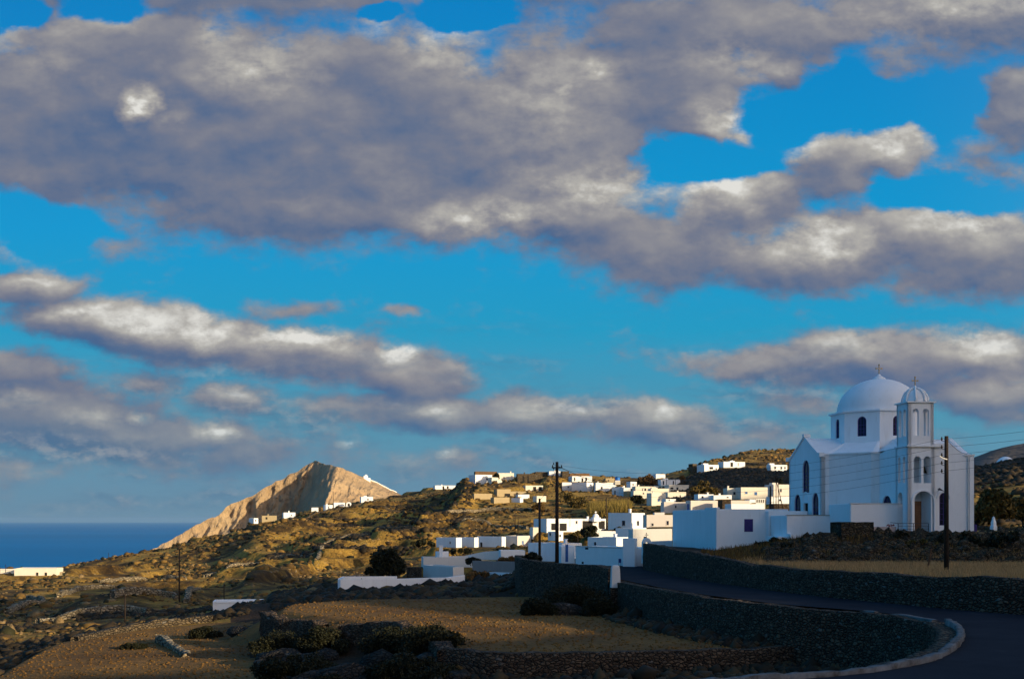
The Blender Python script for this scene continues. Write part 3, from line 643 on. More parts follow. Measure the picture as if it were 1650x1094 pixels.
def make_house(H):
    (mt, p0, pc, p1, yt, yb, d, thd, ops, lab, cat), C_, th, a, b, zb, zt = H
    h = zt - zb; t = .22 if h < 4 else .28
    root = empty({'house': 'village_house', 'hut': 'stone_hut', 'shed': 'village_shed', 'ruin': 'ruined_house'}.get(cat, 'village_' + cat), (C_[0], C_[1], zb), th, lab, cat,
                 'ruined walls below the knoll' if cat == 'ruin' else 'flat roofed village houses')
    par = .22 if h < 3 else .32
    m_ = MB(); o = [(0, 0), (b, 0), (b, a), (0, a)]; n_ = [(t, t), (b - t, t), (b - t, a - t), (t, a - t)]
    dz = [rng.uniform(-.04, .05) for _ in range(4)]
    vs = [(x, y, -1.6) for x, y in o] + [(x, y, h + dz[i]) for i, (x, y) in enumerate(o)] + [(x, y, h + dz[i]) for i, (x, y) in enumerate(n_)] + [(x, y, h - par) for x, y in n_]
    fs = [(3, 2, 1, 0)]
    for i in range(4):
        j = (i + 1) % 4
        fs += [(i, j, 4 + j, 4 + i), (4 + i, 4 + j, 8 + j, 8 + i), (8 + i, 8 + j, 12 + j, 12 + i)]
    m_.add(vs, fs)
    if cat != 'ruin': m_.build('wall', mt, root)
    else:
        m_.v = []; m_.f = []
        vs = vs[:12] + [(x, y, -1.4) for x, y in n_]; m_.add(vs, fs); m_.build('wall', mt, root)
    if cat != 'ruin':
        MB().box(t + .003, b - t - .003, t + .003, a - t - .003, h - par - .15, h - par + .02).build('roof', 'roof_clay', root)
    if cat == 'house' and b > 2.5 and rng.random() < .6:
        cx_, cy_ = rng.uniform(.4, b - .8), rng.uniform(.5, a - .6); hh_ = rng.uniform(.35, .75)
        ck = MB(); ck.box(cx_, cx_ + .4, cy_, cy_ + .4, h - par - .1, h + hh_); ck.box(cx_ - .05, cx_ + .45, cy_ - .05, cy_ + .45, h + hh_, h + hh_ + .08); ck.build('chimney', mt, root)
    if cat == 'house' and b > 5 and rng.random() < .45:
        cx_ = rng.uniform(.3, b - 2.4); w_ = rng.uniform(1.4, 2.1); MB().box(cx_, cx_ + w_, a * .45, a * .45 + 1.4, h - par + .03, h + rng.uniform(.3, .6)).build('stair_head', mt, root)
    if cat == 'house' and not ops and b > 2.2 and h > 1.8:
        u_ = b * rng.uniform(.3, .7); wn = MB().box(u_ - .22, u_ + .22, -.012, .05, h * .42, h * .42 + .55).build('window', 'dark_glass', root)
        MB().box(u_ - .3, u_ + .3, -.09, .04, h * .42 - .08, h * .42 - .003).build('sill', mt, wn)
    for (kd, fc, q0, q1, y0, y1) in ops:
        s0, s1 = face_param(C_, th, q0, fc), face_param(C_, th, q1, fc)
        dd = C_[1] + (math.sin(th) if fc == 'R' else math.cos(th)) * (s0 + s1) / 2
        z1 = -(y0 - CY) / F * dd - zb; z0 = max(-.05, -(y1 - CY) / F * dd - zb)
        if z1 - z0 < .3: z0 = z1 - .5
        s0, s1 = sorted((s0, s1)); L_ = b if fc == 'R' else a
        s0 = max(s0, .1); s1 = min(s1, L_ - .1)
        if s1 - s0 < .25: continue
        nm, mm = OPEN_MAT[kd]
        def bx(M_, u0, u1, v0, v1, e): return M_.box(u0, u1, -e, .05, v0, v1) if fc == 'R' else M_.box(-e, .05, u0, u1, v0, v1)
        wdw = bx(MB(), s0, s1, z0, z1, .012).build(nm, mm, root)
        fr = MB(); e = .07
        bx(fr, s0 - e, s0, z0, z1 + e, .06); bx(fr, s1, s1 + e, z0, z1 + e, .06); bx(fr, s0, s1, z1, z1 + e, .06)
        if kd in 'wb': bx(fr, s0 - e - .04, s1 + e + .04, z0 - e, z0, .11)
        fr.build('frame', mt, wdw)
    return root

# ------------------------------------------------------------------ measured near buildings (levelled ground first)
def P3(px, d, z): x, y = xz(px, d); return (x, y, z)
pad(*xz(1345, 136), 6, -1.3)

# ------------------------------------------------------------------ ground sheet
rows = [4.]
while rows[-1] < 1000:
    y_ = rows[-1]; rows.append(y_ + (.9 if y_ < 26 else .42 if y_ < 112 else max(.55, y_ * .0048) if y_ < 600 else 8.))
cols = np.concatenate([np.arange(-2600, -200, 60), np.arange(-200, 1800, 4.5), np.arange(1800, 4400, 60)])
RY, CXX = np.meshgrid(np.array(rows), cols, indexing='ij')
GX = (CXX - CX) / F * RY
GZ = ground(GX.ravel().copy(), RY.ravel().copy()).reshape(GX.shape)
nr, nc = GX.shape
idx = np.arange(nr * nc).reshape(nr, nc)
Fq = np.stack([idx[:-1, :-1], idx[:-1, 1:], idx[1:, 1:], idx[1:, :-1]], -1).reshape(-1, 4)
gnd = np_mesh('ground', np.stack([GX, RY, GZ], -1).reshape(-1, 3), Fq, ['hill_ground', 'field_soil', 'shade_bank_soil', 'gold_grass'], smooth=True)
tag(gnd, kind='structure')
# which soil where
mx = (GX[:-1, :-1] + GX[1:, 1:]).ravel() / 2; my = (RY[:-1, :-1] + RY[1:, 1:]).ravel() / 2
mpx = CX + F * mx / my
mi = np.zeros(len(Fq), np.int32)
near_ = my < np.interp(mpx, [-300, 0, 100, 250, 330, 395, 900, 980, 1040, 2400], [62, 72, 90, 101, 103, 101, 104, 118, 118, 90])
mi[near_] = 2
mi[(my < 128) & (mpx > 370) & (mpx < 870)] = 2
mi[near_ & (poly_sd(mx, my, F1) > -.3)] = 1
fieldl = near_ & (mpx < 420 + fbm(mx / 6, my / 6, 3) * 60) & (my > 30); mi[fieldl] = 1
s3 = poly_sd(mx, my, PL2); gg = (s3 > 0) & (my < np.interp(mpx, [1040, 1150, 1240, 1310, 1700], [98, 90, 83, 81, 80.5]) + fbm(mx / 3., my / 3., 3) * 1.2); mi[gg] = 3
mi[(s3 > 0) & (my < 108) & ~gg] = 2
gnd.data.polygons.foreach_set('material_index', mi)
gnd.data.update()

# sea: one sheet to the horizon
sea = MB().lathe([(0.01, -125.), (70000., -125.)], 96); sea.f = sea.f[:96]
so = sea.build('sea', 'sea_water'); so['kind'] = 'structure'

# ------------------------------------------------------------------ unseen hill behind the camera, crest shaped to shade road, church and far slope
PH = [(-220, 24), (-60, 26), (0, 21), (20, 23), (33, 23.8), (42, 23.6), (50, 23.3), (58, 22.6), (62, 22.7), (66, 25.), (72, 29.5), (80, 37.5), (90, 44), (102, 45.5), (116, 43), (126, 44), (138, 43), (146, 38), (152, 24), (160, 12), (172, 8), (240, 24), (262, 38), (275, 47), (290, 50), (310, 50), (330, 58), (345, 66), (372, 71), (400, 71), (430, 60), (500, 30), (640, 20)]
ph = np.array(PH, float); zr = np.interp(ph[:, 0], [60, 68, 80, 116, 126, 150, 240, 300, 350, 420], [-8, -6, 12, 12, -3, -3, 5, 9, 17, 17]); ph[:, 1] += np.where(ph[:, 0] < 45, 1.1, 0); ph[:, 1] = zr + (ph[:, 1] - zr) * math.tan(R(SUN_EL)) / math.tan(R(9.))
pp = np.arange(-220, 640, 2.0); qq = np.array([-420, -330, -260, -210, -185, -168, -158, -150, -142, -132, -115, -95, -75, -60, -45.])
QQ, PP = np.meshgrid(qq, pp, indexing='ij')
Hh = np.interp(PP, ph[:, 0], ph[:, 1])
prof = np.interp(QQ, [-420, -260, -168, -150, -132, -75, -45], [-.1, .45, .94, 1, .9, .25, -.12])
HZ = -6 + (Hh + 6) * prof + (fbm(PP / 9., QQ / 25. + 3, 4) * 1.1 + fbm(PP / 30., QQ / 40.) * .8) * sstep(prof, 0, .5)
hx = -QQ * 0 + PP * math.cos(R(SUN_AZ)) - QQ * math.sin(R(SUN_AZ)); hy = PP * math.sin(R(SUN_AZ)) + QQ * math.cos(R(SUN_AZ))
idx = np.arange(HZ.size).reshape(HZ.shape)
Fh = np.stack([idx[:-1, :-1], idx[:-1, 1:], idx[1:, 1:], idx[1:, :-1]], -1).reshape(-1, 4)
hill = np_mesh('hill', np.stack([hx, hy, HZ], -1).reshape(-1, 3), Fh, 'hill_ground'); hill['kind'] = 'structure'

# ------------------------------------------------------------------ road
def strip(name, L_, R_, z, m_, n=90):
    def res(P_, n):
        P_ = np.array(P_, float); s_ = np.r_[0, np.cumsum(np.hypot(*np.diff(P_, axis=0).T))]; t_ = np.linspace(0, s_[-1], n)
        return np.stack([np.interp(t_, s_, P_[:, 0]), np.interp(t_, s_, P_[:, 1])], 1)
    a_, b_ = res(L_, n), res(R_, n); V_ = []; Fs = []
    K_ = 7
    for i in range(n):
        for j in range(K_ + 1):
            t_ = j / K_; V_.append((*(a_[i] * (1 - t_) + b_[i] * t_), z))
    for i in range(n - 1):
        for j in range(K_): q = i * (K_ + 1) + j; Fs.append((q, q + 1, q + K_ + 2, q + K_ + 1))
    return np_mesh(name, V_, Fs, m_)
def catmull(P_, n=8):
    P_ = [Vector((*p, 0)) if len(p) == 2 else Vector(p) for p in P_]; out = []
    for i in range(len(P_) - 1):
        p0, p1, p2, p3 = P_[max(i - 1, 0)], P_[i], P_[i + 1], P_[min(i + 2, len(P_) - 1)]
        for k_ in range(n):
            t = k_ / n; out.append(.5 * ((2 * p1) + (-p0 + p2) * t + (2 * p0 - 5 * p1 + 4 * p2 - p3) * t * t + (-p0 + 3 * p1 - 3 * p2 + p3) * t ** 3))
    out.append(P_[-1]); return out
W2s = [(p.x, p.y) for p in catmull(W2, 6)]
tip = max(range(len(W2s)), key=lambda i: W2s[i][0])
outer = [xz(1034, 116), W1[0], W1[1], W1[2], W1[3], W1[4], W1[5], W1[6], W1[7], W1[8], (30, 49), (31.5, 42), (30, 34), (26, 27), (20, 22), (10, 17), (-4, 11), (-12, 8)]
inner = [xz(1000, 116)] + W2s
road = strip('road', inner, outer, ZR + .004, 'asphalt', 160); road['kind'] = 'structure'
# worn pale patch on the bend
def patch(name, pts, z, m_):
    c0 = sum((Vector((*p, 0)) for p in pts), Vector()) / len(pts); V_ = [(c0.x, c0.y, z)]; n = len(pts) * 6; cp = catmull(pts + [pts[0]], 6)[:-1]
    for i, p in enumerate(cp): r_ = 1 + rng.uniform(-.12, .12); q = c0 + (p - c0) * r_; V_.append((q.x, q.y, z))
    o = np_mesh(name, V_, [(0, 1 + i, 1 + (i + 1) % n) for i in range(n)], m_); o['kind'] = 'structure'; return o


# ------------------------------------------------------------------ dry stone walls
def stone_wall(name, path, tops, bottoms, thick, m_, label, cat='wall', group=None, side=0., jit=.09, step=.45, lean=.06, cap=None):
    """path: list of (x, y); tops / bottoms: heights along it; side shifts the wall left or right of the path"""
    P_ = np.array(path, float); s_ = np.r_[0, np.cumsum(np.hypot(*np.diff(P_, axis=0).T))]; n = max(3, int(s_[-1] / step) + 1); t_ = np.linspace(0, s_[-1], n)
    X = np.interp(t_, s_, P_[:, 0]); Y = np.interp(t_, s_, P_[:, 1]); T = np.interp(t_, s_, tops); B_ = np.interp(t_, s_, bottoms)
    tx = np.gradient(X); ty = np.gradient(Y); l_ = np.hypot(tx, ty) + 1e-9; nx, ny = -ty / l_, tx / l_
    K_ = max(4, int(np.max(T - B_) / .4)); prof = []
    for j in range(K_ + 1): prof.append((-1, j / K_))
    prof.append((-.35, 1.0)); prof.append((.35, 1.0))
    for j in range(K_, -1, -1): prof.append((1, j / K_))
    prof = prof; m__ = len(prof); V_ = np.zeros((n, m__, 3))
    topj = fbm(t_ / .7, t_ * 0 + len(VWALLS) * 7.3, 4) * jit + fbm(t_ / 3., t_ * 0 + 31 + len(VWALLS), 3) * jit * 1.2
    for j, (sd_, hh) in enumerate(prof):
        off_ = sd_ * thick / 2 * (1 + lean * (1 - hh) * 2) + side
        rz_ = fbm(t_ / .35 + j * 3.7, t_ * 0 + j * 1.3 + len(VWALLS), 3) * jit * .8
        V_[:, j, 0] = X + nx * (off_ + rz_); V_[:, j, 1] = Y + ny * (off_ + rz_)
        V_[:, j, 2] = B_ + (T + topj - B_) * hh + (rz_ * .6 if abs(sd_) < 1 else 0)
    idx_ = np.arange(n * m__).reshape(n, m__)
    Fs = np.stack([idx_[:-1, :-1], idx_[:-1, 1:], idx_[1:, 1:], idx_[1:, :-1]], -1).reshape(-1, 4).tolist()
    V_ = V_.reshape(-1, 3)
    # ends
    for e in (0, n - 1):
        h_ = m__ // 2
        for j in range(h_ - 1):
            q = [idx_[e, j], idx_[e, m__ - 1 - j], idx_[e, m__ - 2 - j], idx_[e, j + 1]]
            Fs.append(q if e else q[::-1])
    VWALLS.append(1)
    o = np_mesh(name, V_, Fs, m_, smooth=False)
    return tag(o, label, cat, group)
VWALLS = []
def zs_at(path, dz=-.5): return [gz(x, y) + dz for x, y in path]
# wall between road and the grass terrace
w1p = [(p.x, p.y) for p in catmull(W1, 5)]; q_ = np.array(w1p); pxw = CX + F * q_[:, 0] / q_[:, 1]
tops = np.interp(pxw, [1038, 1096, 1136, 1200, 1359, 1505, 1650, 2400], [-2.05, -2.4, -2.55, -2.95, -2.98, -2.9, -2.8, -2.75])
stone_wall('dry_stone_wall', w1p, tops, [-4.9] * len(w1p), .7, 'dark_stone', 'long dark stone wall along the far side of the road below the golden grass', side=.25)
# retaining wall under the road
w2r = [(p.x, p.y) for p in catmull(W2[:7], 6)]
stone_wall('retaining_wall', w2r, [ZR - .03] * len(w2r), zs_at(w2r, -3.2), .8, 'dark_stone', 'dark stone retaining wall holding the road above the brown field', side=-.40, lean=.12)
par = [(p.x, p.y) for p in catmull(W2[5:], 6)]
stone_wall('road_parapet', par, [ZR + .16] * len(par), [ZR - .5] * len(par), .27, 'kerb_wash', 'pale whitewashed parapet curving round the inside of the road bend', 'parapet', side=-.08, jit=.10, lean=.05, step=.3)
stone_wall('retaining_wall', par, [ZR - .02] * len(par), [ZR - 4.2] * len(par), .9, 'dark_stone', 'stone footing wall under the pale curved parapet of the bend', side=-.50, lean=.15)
kb = [(p.x, p.y) for p in catmull([xy(1392, 984, ZR), xy(1415, 986.5, ZR)], 3)]
stone_wall('kerb', kb, [ZR + .07] * len(kb), [ZR - .1] * len(kb), .3, 'kerb_wash', 'short pale kerb stone on the road edge where the far road straightens', 'kerb', side=-.1, jit=.03)
kb = [(p.x, p.y) for p in catmull([xy(1440, 990.5, ZR), xy(1470, 993.6, ZR), xy(1510, 1000.8, ZR)], 4)]
stone_wall('kerb', kb, [ZR + .06] * len(kb), [ZR - .1] * len(kb), .3, 'kerb_wash', 'long low pale kerb just before the parapet of the bend', 'kerb', side=-.1, jit=.04)
# wall holding the village end of the road
w4 = [xz(988, 89.5), xz(960, 93), xz(920, 97), xz(880, 101), xz(845, 105), xz(838, 110), xz(836, 118)]
stone_wall('retaining_wall', w4, [-3.65, -3.55, -3.6, -3.6, -3.5, -3.5, -3.5], [-7.6] * 7, .8, 'dark_stone', 'high dark stone wall left of the white pillar behind the big bush')
# wall at the lower edge of the brown field
w5 = [xy(px, py, ZF) for px, py in [(722, 1048), (800, 1053.5), (900, 1053.5), (1058, 1050), (1180, 1047), (1286, 1043), (1422, 1038)]]
stone_wall('field_wall', w5, [ZF + .12] * 7, [-8.4] * 7, .7, 'dark_stone', 'dark wall along the lower edge of the brown field, nearest the camera', side=-.3)
# church terrace wall
w3 = [xz(px, d) for px, d in [(1312, 87.0), (1400, 86.4), (1500, 85.6), (1650, 84.6), (1900, 83)]]
stone_wall('terrace_wall', w3, [-1.25, -1.15, -.86, -.84, -.84], [-2.6] * 5, .6, 'brown_stone', 'brown stone wall of the church terrace behind the dark bank', jit=.04)
w6 = [xz(1245, 92), xz(1300, 89.5), xz(1322, 88)]
stone_wall('terrace_wall', w6, [-1.62, -1.35, -1.2], [-3.1] * 3, .6, 'dark_stone', 'short dark wall at the foot of the low white annex', jit=.12)
# pale patch wall, pier, planter
def block(name, px0, px1, yt, yb, d, depth, m_, label, cat, th=6., jit=.03):
    C_ = xz(px0, d); t_ = R(th); b__ = face_param(C_, t_, px1, 'R'); zt = -(yt - CY) / F * d; zb = -(yb - CY) / F * d
    P_ = [(C_[0] + depth / 2 * -math.sin(t_) + math.cos(t_) * s__, C_[1] + depth / 2 * math.cos(t_) + math.sin(t_) * s__) for s__ in (0, b__ / 2, b__)]
    return stone_wall(name, P_, [zt] * 3, [zb] * 3, depth, m_, label, cat, jit=jit, step=.3, lean=0)
block('stone_wall', 1323, 1354, 857.5, 885, 86.2, .5, 'brown_stone', 'short mottled stone wall left of the square stone block', 'wall')
block('stone_block', 1356, 1408, 840.5, 900, 85.4, 2.2, 'pier_stone', 'square rough stone block standing before the church annex', 'stone block', jit=.05)
block('planter_wall', 1408.5, 1444, 848.5, 884, 87.2, .8, 'pink_plaster', 'pinkish plastered planter wall between the stone block and the railing', 'planter', jit=.015)
bw = [xy(436, 991, ZF), xy(450, 994, ZF), xy(462, 996, ZF), xy(480, 997, ZF), xy(530, 1003, ZF)]
stone_wall('field_wall', bw, [-6.6, -6.55, -6.5, -6.45, -6.6], [-9.6] * 5, .9, 'dark_stone', 'dark tumbled wall on the bank between the two brown fields', jit=.3, side=-.3)
bw = [xy(560, 1006, ZF), xy(600, 1009, ZF), xy(650, 1014, ZF), xy(700, 1029, ZF), xy(726, 1046, ZF)]
stone_wall('field_wall', bw, [-6.75, -6.5, -6.4, -6.55, -6.6], [-9.0] * 5, 1.0, 'dark_stone', 'dark tumbled wall behind the bushes bounding the upper brown field', jit=.3, side=-.3)
# field walls and stubs on the left
st = [xy(255, 1022, -8.6), xy(270, 1034, -8.8), xy(292, 1052, -9.1), xy(300, 1062, -9.2)]
stone_wall('field_wall', st, [-8.45, -8.5, -8.65, -8.75], [-9.9] * 4, .5, 'pale_stone', 'short broken pale stone wall standing alone in the left field', jit=.22)
st = [xz(px, d) for px, d in [(120, 90.5), (175, 95.5), (240, 101), (300, 103.5), (345, 104)]]
stone_wall('field_wall', st, [gz(*p) + .55 for p in st], [gz(*p) - .8 for p in st], .6, 'brown_stone', 'low rough stone wall along the far edge of the left field', jit=.16)
WL = [ # hillside terrace walls: photo columns and distances
 ([(300,150),(308,165),(312,180),(325,186)], 'pale zigzag stone wall climbing the slope above the field building'),
 ([(180,146),(215,150),(250,153),(285,152)], 'low stone wall left of the zigzag wall in the shaded hollow'),
 ([(95,190),(120,205),(150,212),(185,214)], 'crumbling stone wall on the golden slope above the left field'),
 ([(10,160),(40,172),(70,176),(45,186)], 'hooked stone wall at the left edge of the view'),
 ([(160,230),(200,236),(250,244),(300,240)], 'terrace wall on the lit rocky rise below the seaward edge'),
 ([(330,250),(380,262),(440,268),(490,262)], 'long terrace wall in the middle of the left slope'),
 ([(400,200),(450,214),(500,236),(520,260)], 'diagonal stone wall climbing towards the ridge houses'),
 ([(560,190),(620,196),(680,198),(700,206)], 'terrace wall above the long white wall'),
 ([(520,320),(580,330),(640,326),(690,330)], 'upper terrace wall crossing the slope under the ridge'),
 ([(620,400),(680,396),(730,380),(760,372)], 'terrace wall in the dark hollow left of the knoll'),
 ([(690,290),(760,296),(820,290),(850,284)], 'terrace wall on the golden slope above the joined white row'),
 ([(720,330),(780,340),(840,336),(880,330)], 'terrace wall between the ruins and the golden slope'),
 ([(450,430),(520,460),(580,490),(620,500)], 'thin field wall just below the ridge houses'),
 ([(1150,400),(1210,408),(1262,404)], 'field wall across the dark far slope under the slope houses'),
 ([(1170,470),(1210,452),(1262,446)], 'slanting pale wall running over the golden crest'),
 ([(60,130),(120,134),(190,138),(240,136)], 'shaded wall low in the hollow beyond the left field')]
for pts, lab in WL:
    cc = [(p.x, p.y) for p in catmull([xz(*q) for q in pts], 6)]
    g_ = ground(np.array([p[0] for p in cc]), np.array([p[1] for p in cc]))
    stone_wall('dry_stone_wall', cc, [z_ + .75 for z_ in g_], [z_ - .8 for z_ in g_], .65, 'pale_stone' if pts[0][1] < 400 else 'brown_stone', lab, 'wall', 'dry stone walls on the hillside', jit=.25, step=.6)

# ------------------------------------------------------------------ village
for H in HOUSES: make_house(H)

# ------------------------------------------------------------------ wall sheets with real openings
def wall_sheet(mb, A_, B_, z0, ztop, ops, thick=.35, inset=0.):
    """vertical wall from A to B (outside on the right hand going A->B); ops: (s0, s1, z0, z1, arched)"""
    A_ = Vector((*A_, 0)); B_ = Vector((*B_, 0)); d_ = B_ - A_; L_ = d_.length; d_.normalize(); n_ = Vector((-d_.y, d_.x, 0))  # inward
    zt = ztop if callable(ztop) else (lambda s_: ztop)
    xs = {0., L_}
    if callable(ztop): xs |= {L_ * i / 24 for i in range(25)}
    for (a, b, c, d__, ar) in ops:
        xs |= {a, b}
        if ar: xs |= {(a + b) / 2 - (b - a) / 2 * math.cos(math.pi * i / 12) for i in range(1, 12)}
    xs = sorted(xs); xs = [x for i, x in enumerate(xs) if i == 0 or x - xs[i - 1] > 1e-4]
    def head(op, s_):
        a, b, c, d__, ar = op
        if not ar: return d__
        r_ = (b - a) / 2; q = max(0., r_ * r_ - (s_ - (a + b) / 2) ** 2); return d__ - r_ + math.sqrt(q)
    def pt(s_, z, t_): p = A_ + d_ * s_ + n_ * t_; return (p.x, p.y, z)
    def quad(p, q, r_, s_): mb.add([p, q, r_, s_], [(0, 1, 2, 3)])
    for x0, x1 in zip(xs[:-1], xs[1:]):
        mid = (x0 + x1) / 2; col_ = sorted([o for o in ops if o[0] < mid < o[1]], key=lambda o: o[2])
        lo0 = lo1 = z0
        for op in col_ + [None]:
            hi0, hi1 = (zt(x0), zt(x1)) if op is None else (op[2], op[2])
            if max(hi0 - lo0, hi1 - lo1) > .01:
                for t_ in (0, thick): quad(pt(x0, lo0, t_), pt(x1, lo1, t_), pt(x1, hi1, t_), pt(x0, hi0, t_))
            if op is not None:
                quad(pt(x0, head(op, x0), 0), pt(x1, head(op, x1), 0), pt(x1, head(op, x1), thick), pt(x0, head(op, x0), thick))
                if op[2] > z0 + .01: quad(pt(x0, op[2], 0), pt(x1, op[2], 0), pt(x1, op[2], thick), pt(x0, op[2], thick))
                lo0, lo1 = head(op, x0), head(op, x1)
        quad(pt(x0, zt(x0), 0), pt(x1, zt(x1), 0), pt(x1, zt(x1), thick), pt(x0, zt(x0), thick))
    for op in ops:
        for s_ in (op[0], op[1]): quad(pt(s_, op[2], 0), pt(s_, head(op, s_), 0), pt(s_, head(op, s_), thick), pt(s_, op[2], thick))
    for s_ in (0, L_): quad(pt(s_, z0, 0), pt(s_, zt(s_), 0), pt(s_, zt(s_), thick), pt(s_, z0, thick))
def arch_panel(A_, B_, s0, s1, z0, z1, arched, depth, parent, name, m_, bars=(2, 4), barmat='violet_paint', rim=None):
    """a pane set back in an opening, with a frame and glazing bars as its sub-part"""
    A_ = Vector((*A_, 0)); B_ = Vector((*B_, 0)); d_ = (B_ - A_).normalized(); n_ = Vector((-d_.y, d_.x, 0)); r_ = (s1 - s0) / 2; c_ = (s0 + s1) / 2
    def pt(s_, z, t_): p = A_ + d_ * s_ + n_ * t_; return (p.x, p.y, z)
    out = [(s0, z0), (s1, z0)]
    if arched: out += [(c_ + r_ * math.cos(math.pi * i / 12), z1 - r_ + r_ * math.sin(math.pi * i / 12)) for i in range(13)]
    else: out += [(s1, z1), (s0, z1)]
    n = len(out); mb = MB(); mb.add([pt(a, b, depth) for a, b in out] + [pt(a, b, depth + .04) for a, b in out], [tuple(range(n)), tuple(range(2 * n - 1, n - 1, -1))])
    pane = mb.build(name, m_, parent)
    fr = MB(); t_ = .05
    ins = [(c_ + (a - c_) * (1 - t_ * 1.6 / r_), z0 + t_ + (b - z0) * (1 - 2 * t_ / (z1 - z0))) for a, b in out]
    fr.add([pt(a, b, depth - .05) for a, b in out] + [pt(a, b, depth - .05) for a, b in ins] + [pt(a, b, depth - .002) for a, b in ins], [(i, (i + 1) % n, n + (i + 1) % n, n + i) for i in range(n)] + [(n + i, n + (i + 1) % n, 2 * n + (i + 1) % n, 2 * n + i) for i in range(n)])
    def bar(a0, b0, a1, b1):
        vs = [pt(a0, b0, depth - .03), pt(a1, b0, depth - .03), pt(a1, b1, depth - .03), pt(a0, b1, depth - .03), pt(a0, b0, depth - .003), pt(a1, b0, depth - .003), pt(a1, b1, depth - .003), pt(a0, b1, depth - .003)]
        fr.add(vs, [(0, 1, 2, 3), (0, 1, 5, 4), (1, 2, 6, 5), (2, 3, 7, 6), (3, 0, 4, 7)])
    for i in range(1, bars[0]):
        s_ = s0 + (s1 - s0) * i / bars[0]; h_ = z1 - (r_ - math.sqrt(max(0, r_ * r_ - (s_ - c_) ** 2)) if arched else 0)
        bar(s_ - .02, z0 + .06, s_ + .02, h_ - .06)
    zt_ = z1 - (r_ if arched else 0)
    for i in range(1, bars[1]):
        z = z0 + (zt_ - z0) * i / (bars[1] - (0 if arched else 0)); bar(s0 + .05, z - .018, s1 - .05, z + .018)
    fr.build('frame', barmat, pane)
    return pane

# ------------------------------------------------------------------ church
CB = -1.25
church = empty('domed_church', (32.4, 104.1, CB), R(6.03), 'large whitewashed domed church with violet arched windows and a bell tower at the right', 'church')
EH = 6.75
wl = MB()
def gable(L_, base, peak, pw=1.12):
    return lambda s_: base + (peak - base) * max(0., 1 - abs(s_ - L_ / 2) / (L_ / 2)) ** pw
P0, P1, P2, P3_, P4 = (-6.75, 4.1), (-6.75, -3.91), (-6.06, -3.91), (-3.5, -6.55), (-2.79, -6.55)
TF = -11.9
# left gable end (facade P0 -> P1)
gL_ops = [(4.1 - .64 + 0 - 0, 4.1 + 1.06, 3.7, 6.55, True)]
def vpos(v): return v + 4.1      # distance along P0 -> P1
gops = [(vpos(-.64), vpos(1.06), 3.65, 6.5, True), (vpos(-2.73), vpos(-1.1), .55, 3.55, True), (vpos(1.73), vpos(3.28), .55, 3.6, True), (vpos(-.35), vpos(.75), .25, 2.75, False)]
wall_sheet(wl, P0, P1, -.6, gable(8.01, EH - .1, 8.55), gops)
wall_sheet(wl, P1, P2, -.6, EH, [])
wall_sheet(wl, P2, P3_, -.6, EH, [])
wall_sheet(wl, P3_, P4, -.6, EH, [])
def ntop(s_): return EH + .26 * min(1, max(0, (s_ - .2) / 1.6))
# side of the front arm, P4 -> tower corner
sd_ops = [(.55, 2.35, 2.05, 3.25, True)]
wall_sheet(wl, P4, (-2.79, TF + 2.2), -.6, ntop, sd_ops)
# right side, back: mirrored plan
def M_(p): return (-p[0], p[1])
wall_sheet(wl, (2.62, TF), (2.62, -6.55), -.6, 6.2, [(2.0, 3.4, 1., 3.4, True)])
wall_sheet(wl, M_(P4), M_(P3_), -.6, EH, []); wall_sheet(wl, M_(P3_), M_(P2), -.6, EH, []); wall_sheet(wl, M_(P2), M_(P1), -.6, EH, [])
wall_sheet(wl, M_(P1), M_(P0), -.6, gable(8.01, EH - .1, 8.55), [(8.01 - b_, 8.01 - a_, c_, d_, e_) for a_, b_, c_, d_, e_ in gops[:3]])
bk = [(6.75, 4.1), (6.06, 4.1), (3.5, 6.6), (2.79, 6.6), (2.79, 8.6), (-2.79, 8.6), (-2.79, 6.6), (-3.5, 6.6), (-6.06, 4.1), (-6.75, 4.1)]
for a_, b_ in zip(bk[:-1], bk[1:]): wall_sheet(wl, a_, b_, -.6, EH, [])
# front of the nave to the right of the tower
def ftop(s_):       # from the tower edge (u = -.6) to u = 2.62
    return 6.27 + .98 * (1 - sstep(np.float64(s_), 1.2, 2.7))
f0 = (-.6, TF + .10); f1 = (2.62, TF + .10)
wall_sheet(wl, f0, f1, -.6, ftop, [(.43, 1.15, .85, 3.4, True)])
wl.build('wall', 'whitewash', church)
# window glass, shutters
for i, (a_, b_, c_, d_, e_) in enumerate(gops):
    if i < 3:
        arch_panel(P0, P1, a_, b_, c_, d_, e_, .16, church, 'window', 'dark_glass', (2, 6 if i == 0 else 5))
        arch_panel(M_(P1), M_(P0), 8.01 - b_, 8.01 - a_, c_, d_, e_, .16, church, 'window', 'dark_glass', (2, 5))
    else:
        arch_panel(P0, P1, a_, b_, c_, d_, e_, .22, church, 'door', 'dark_opening', (1, 1), 'brown_wood')
arch_panel(P4, (-2.79, TF + 2.2), .55, 2.35, 2.05, 3.25, True, .14, church, 'window', 'dark_glass', (4, 1))
arch_panel(f0, f1, .43, 1.15, .85, 3.4, True, .10, church, 'window', 'dark_glass', (2, 5))
arch_panel((2.62, TF), (2.62, -6.55), 2.0, 3.4, 1., 3.4, True, .14, church, 'window', 'dark_glass', (2, 5))
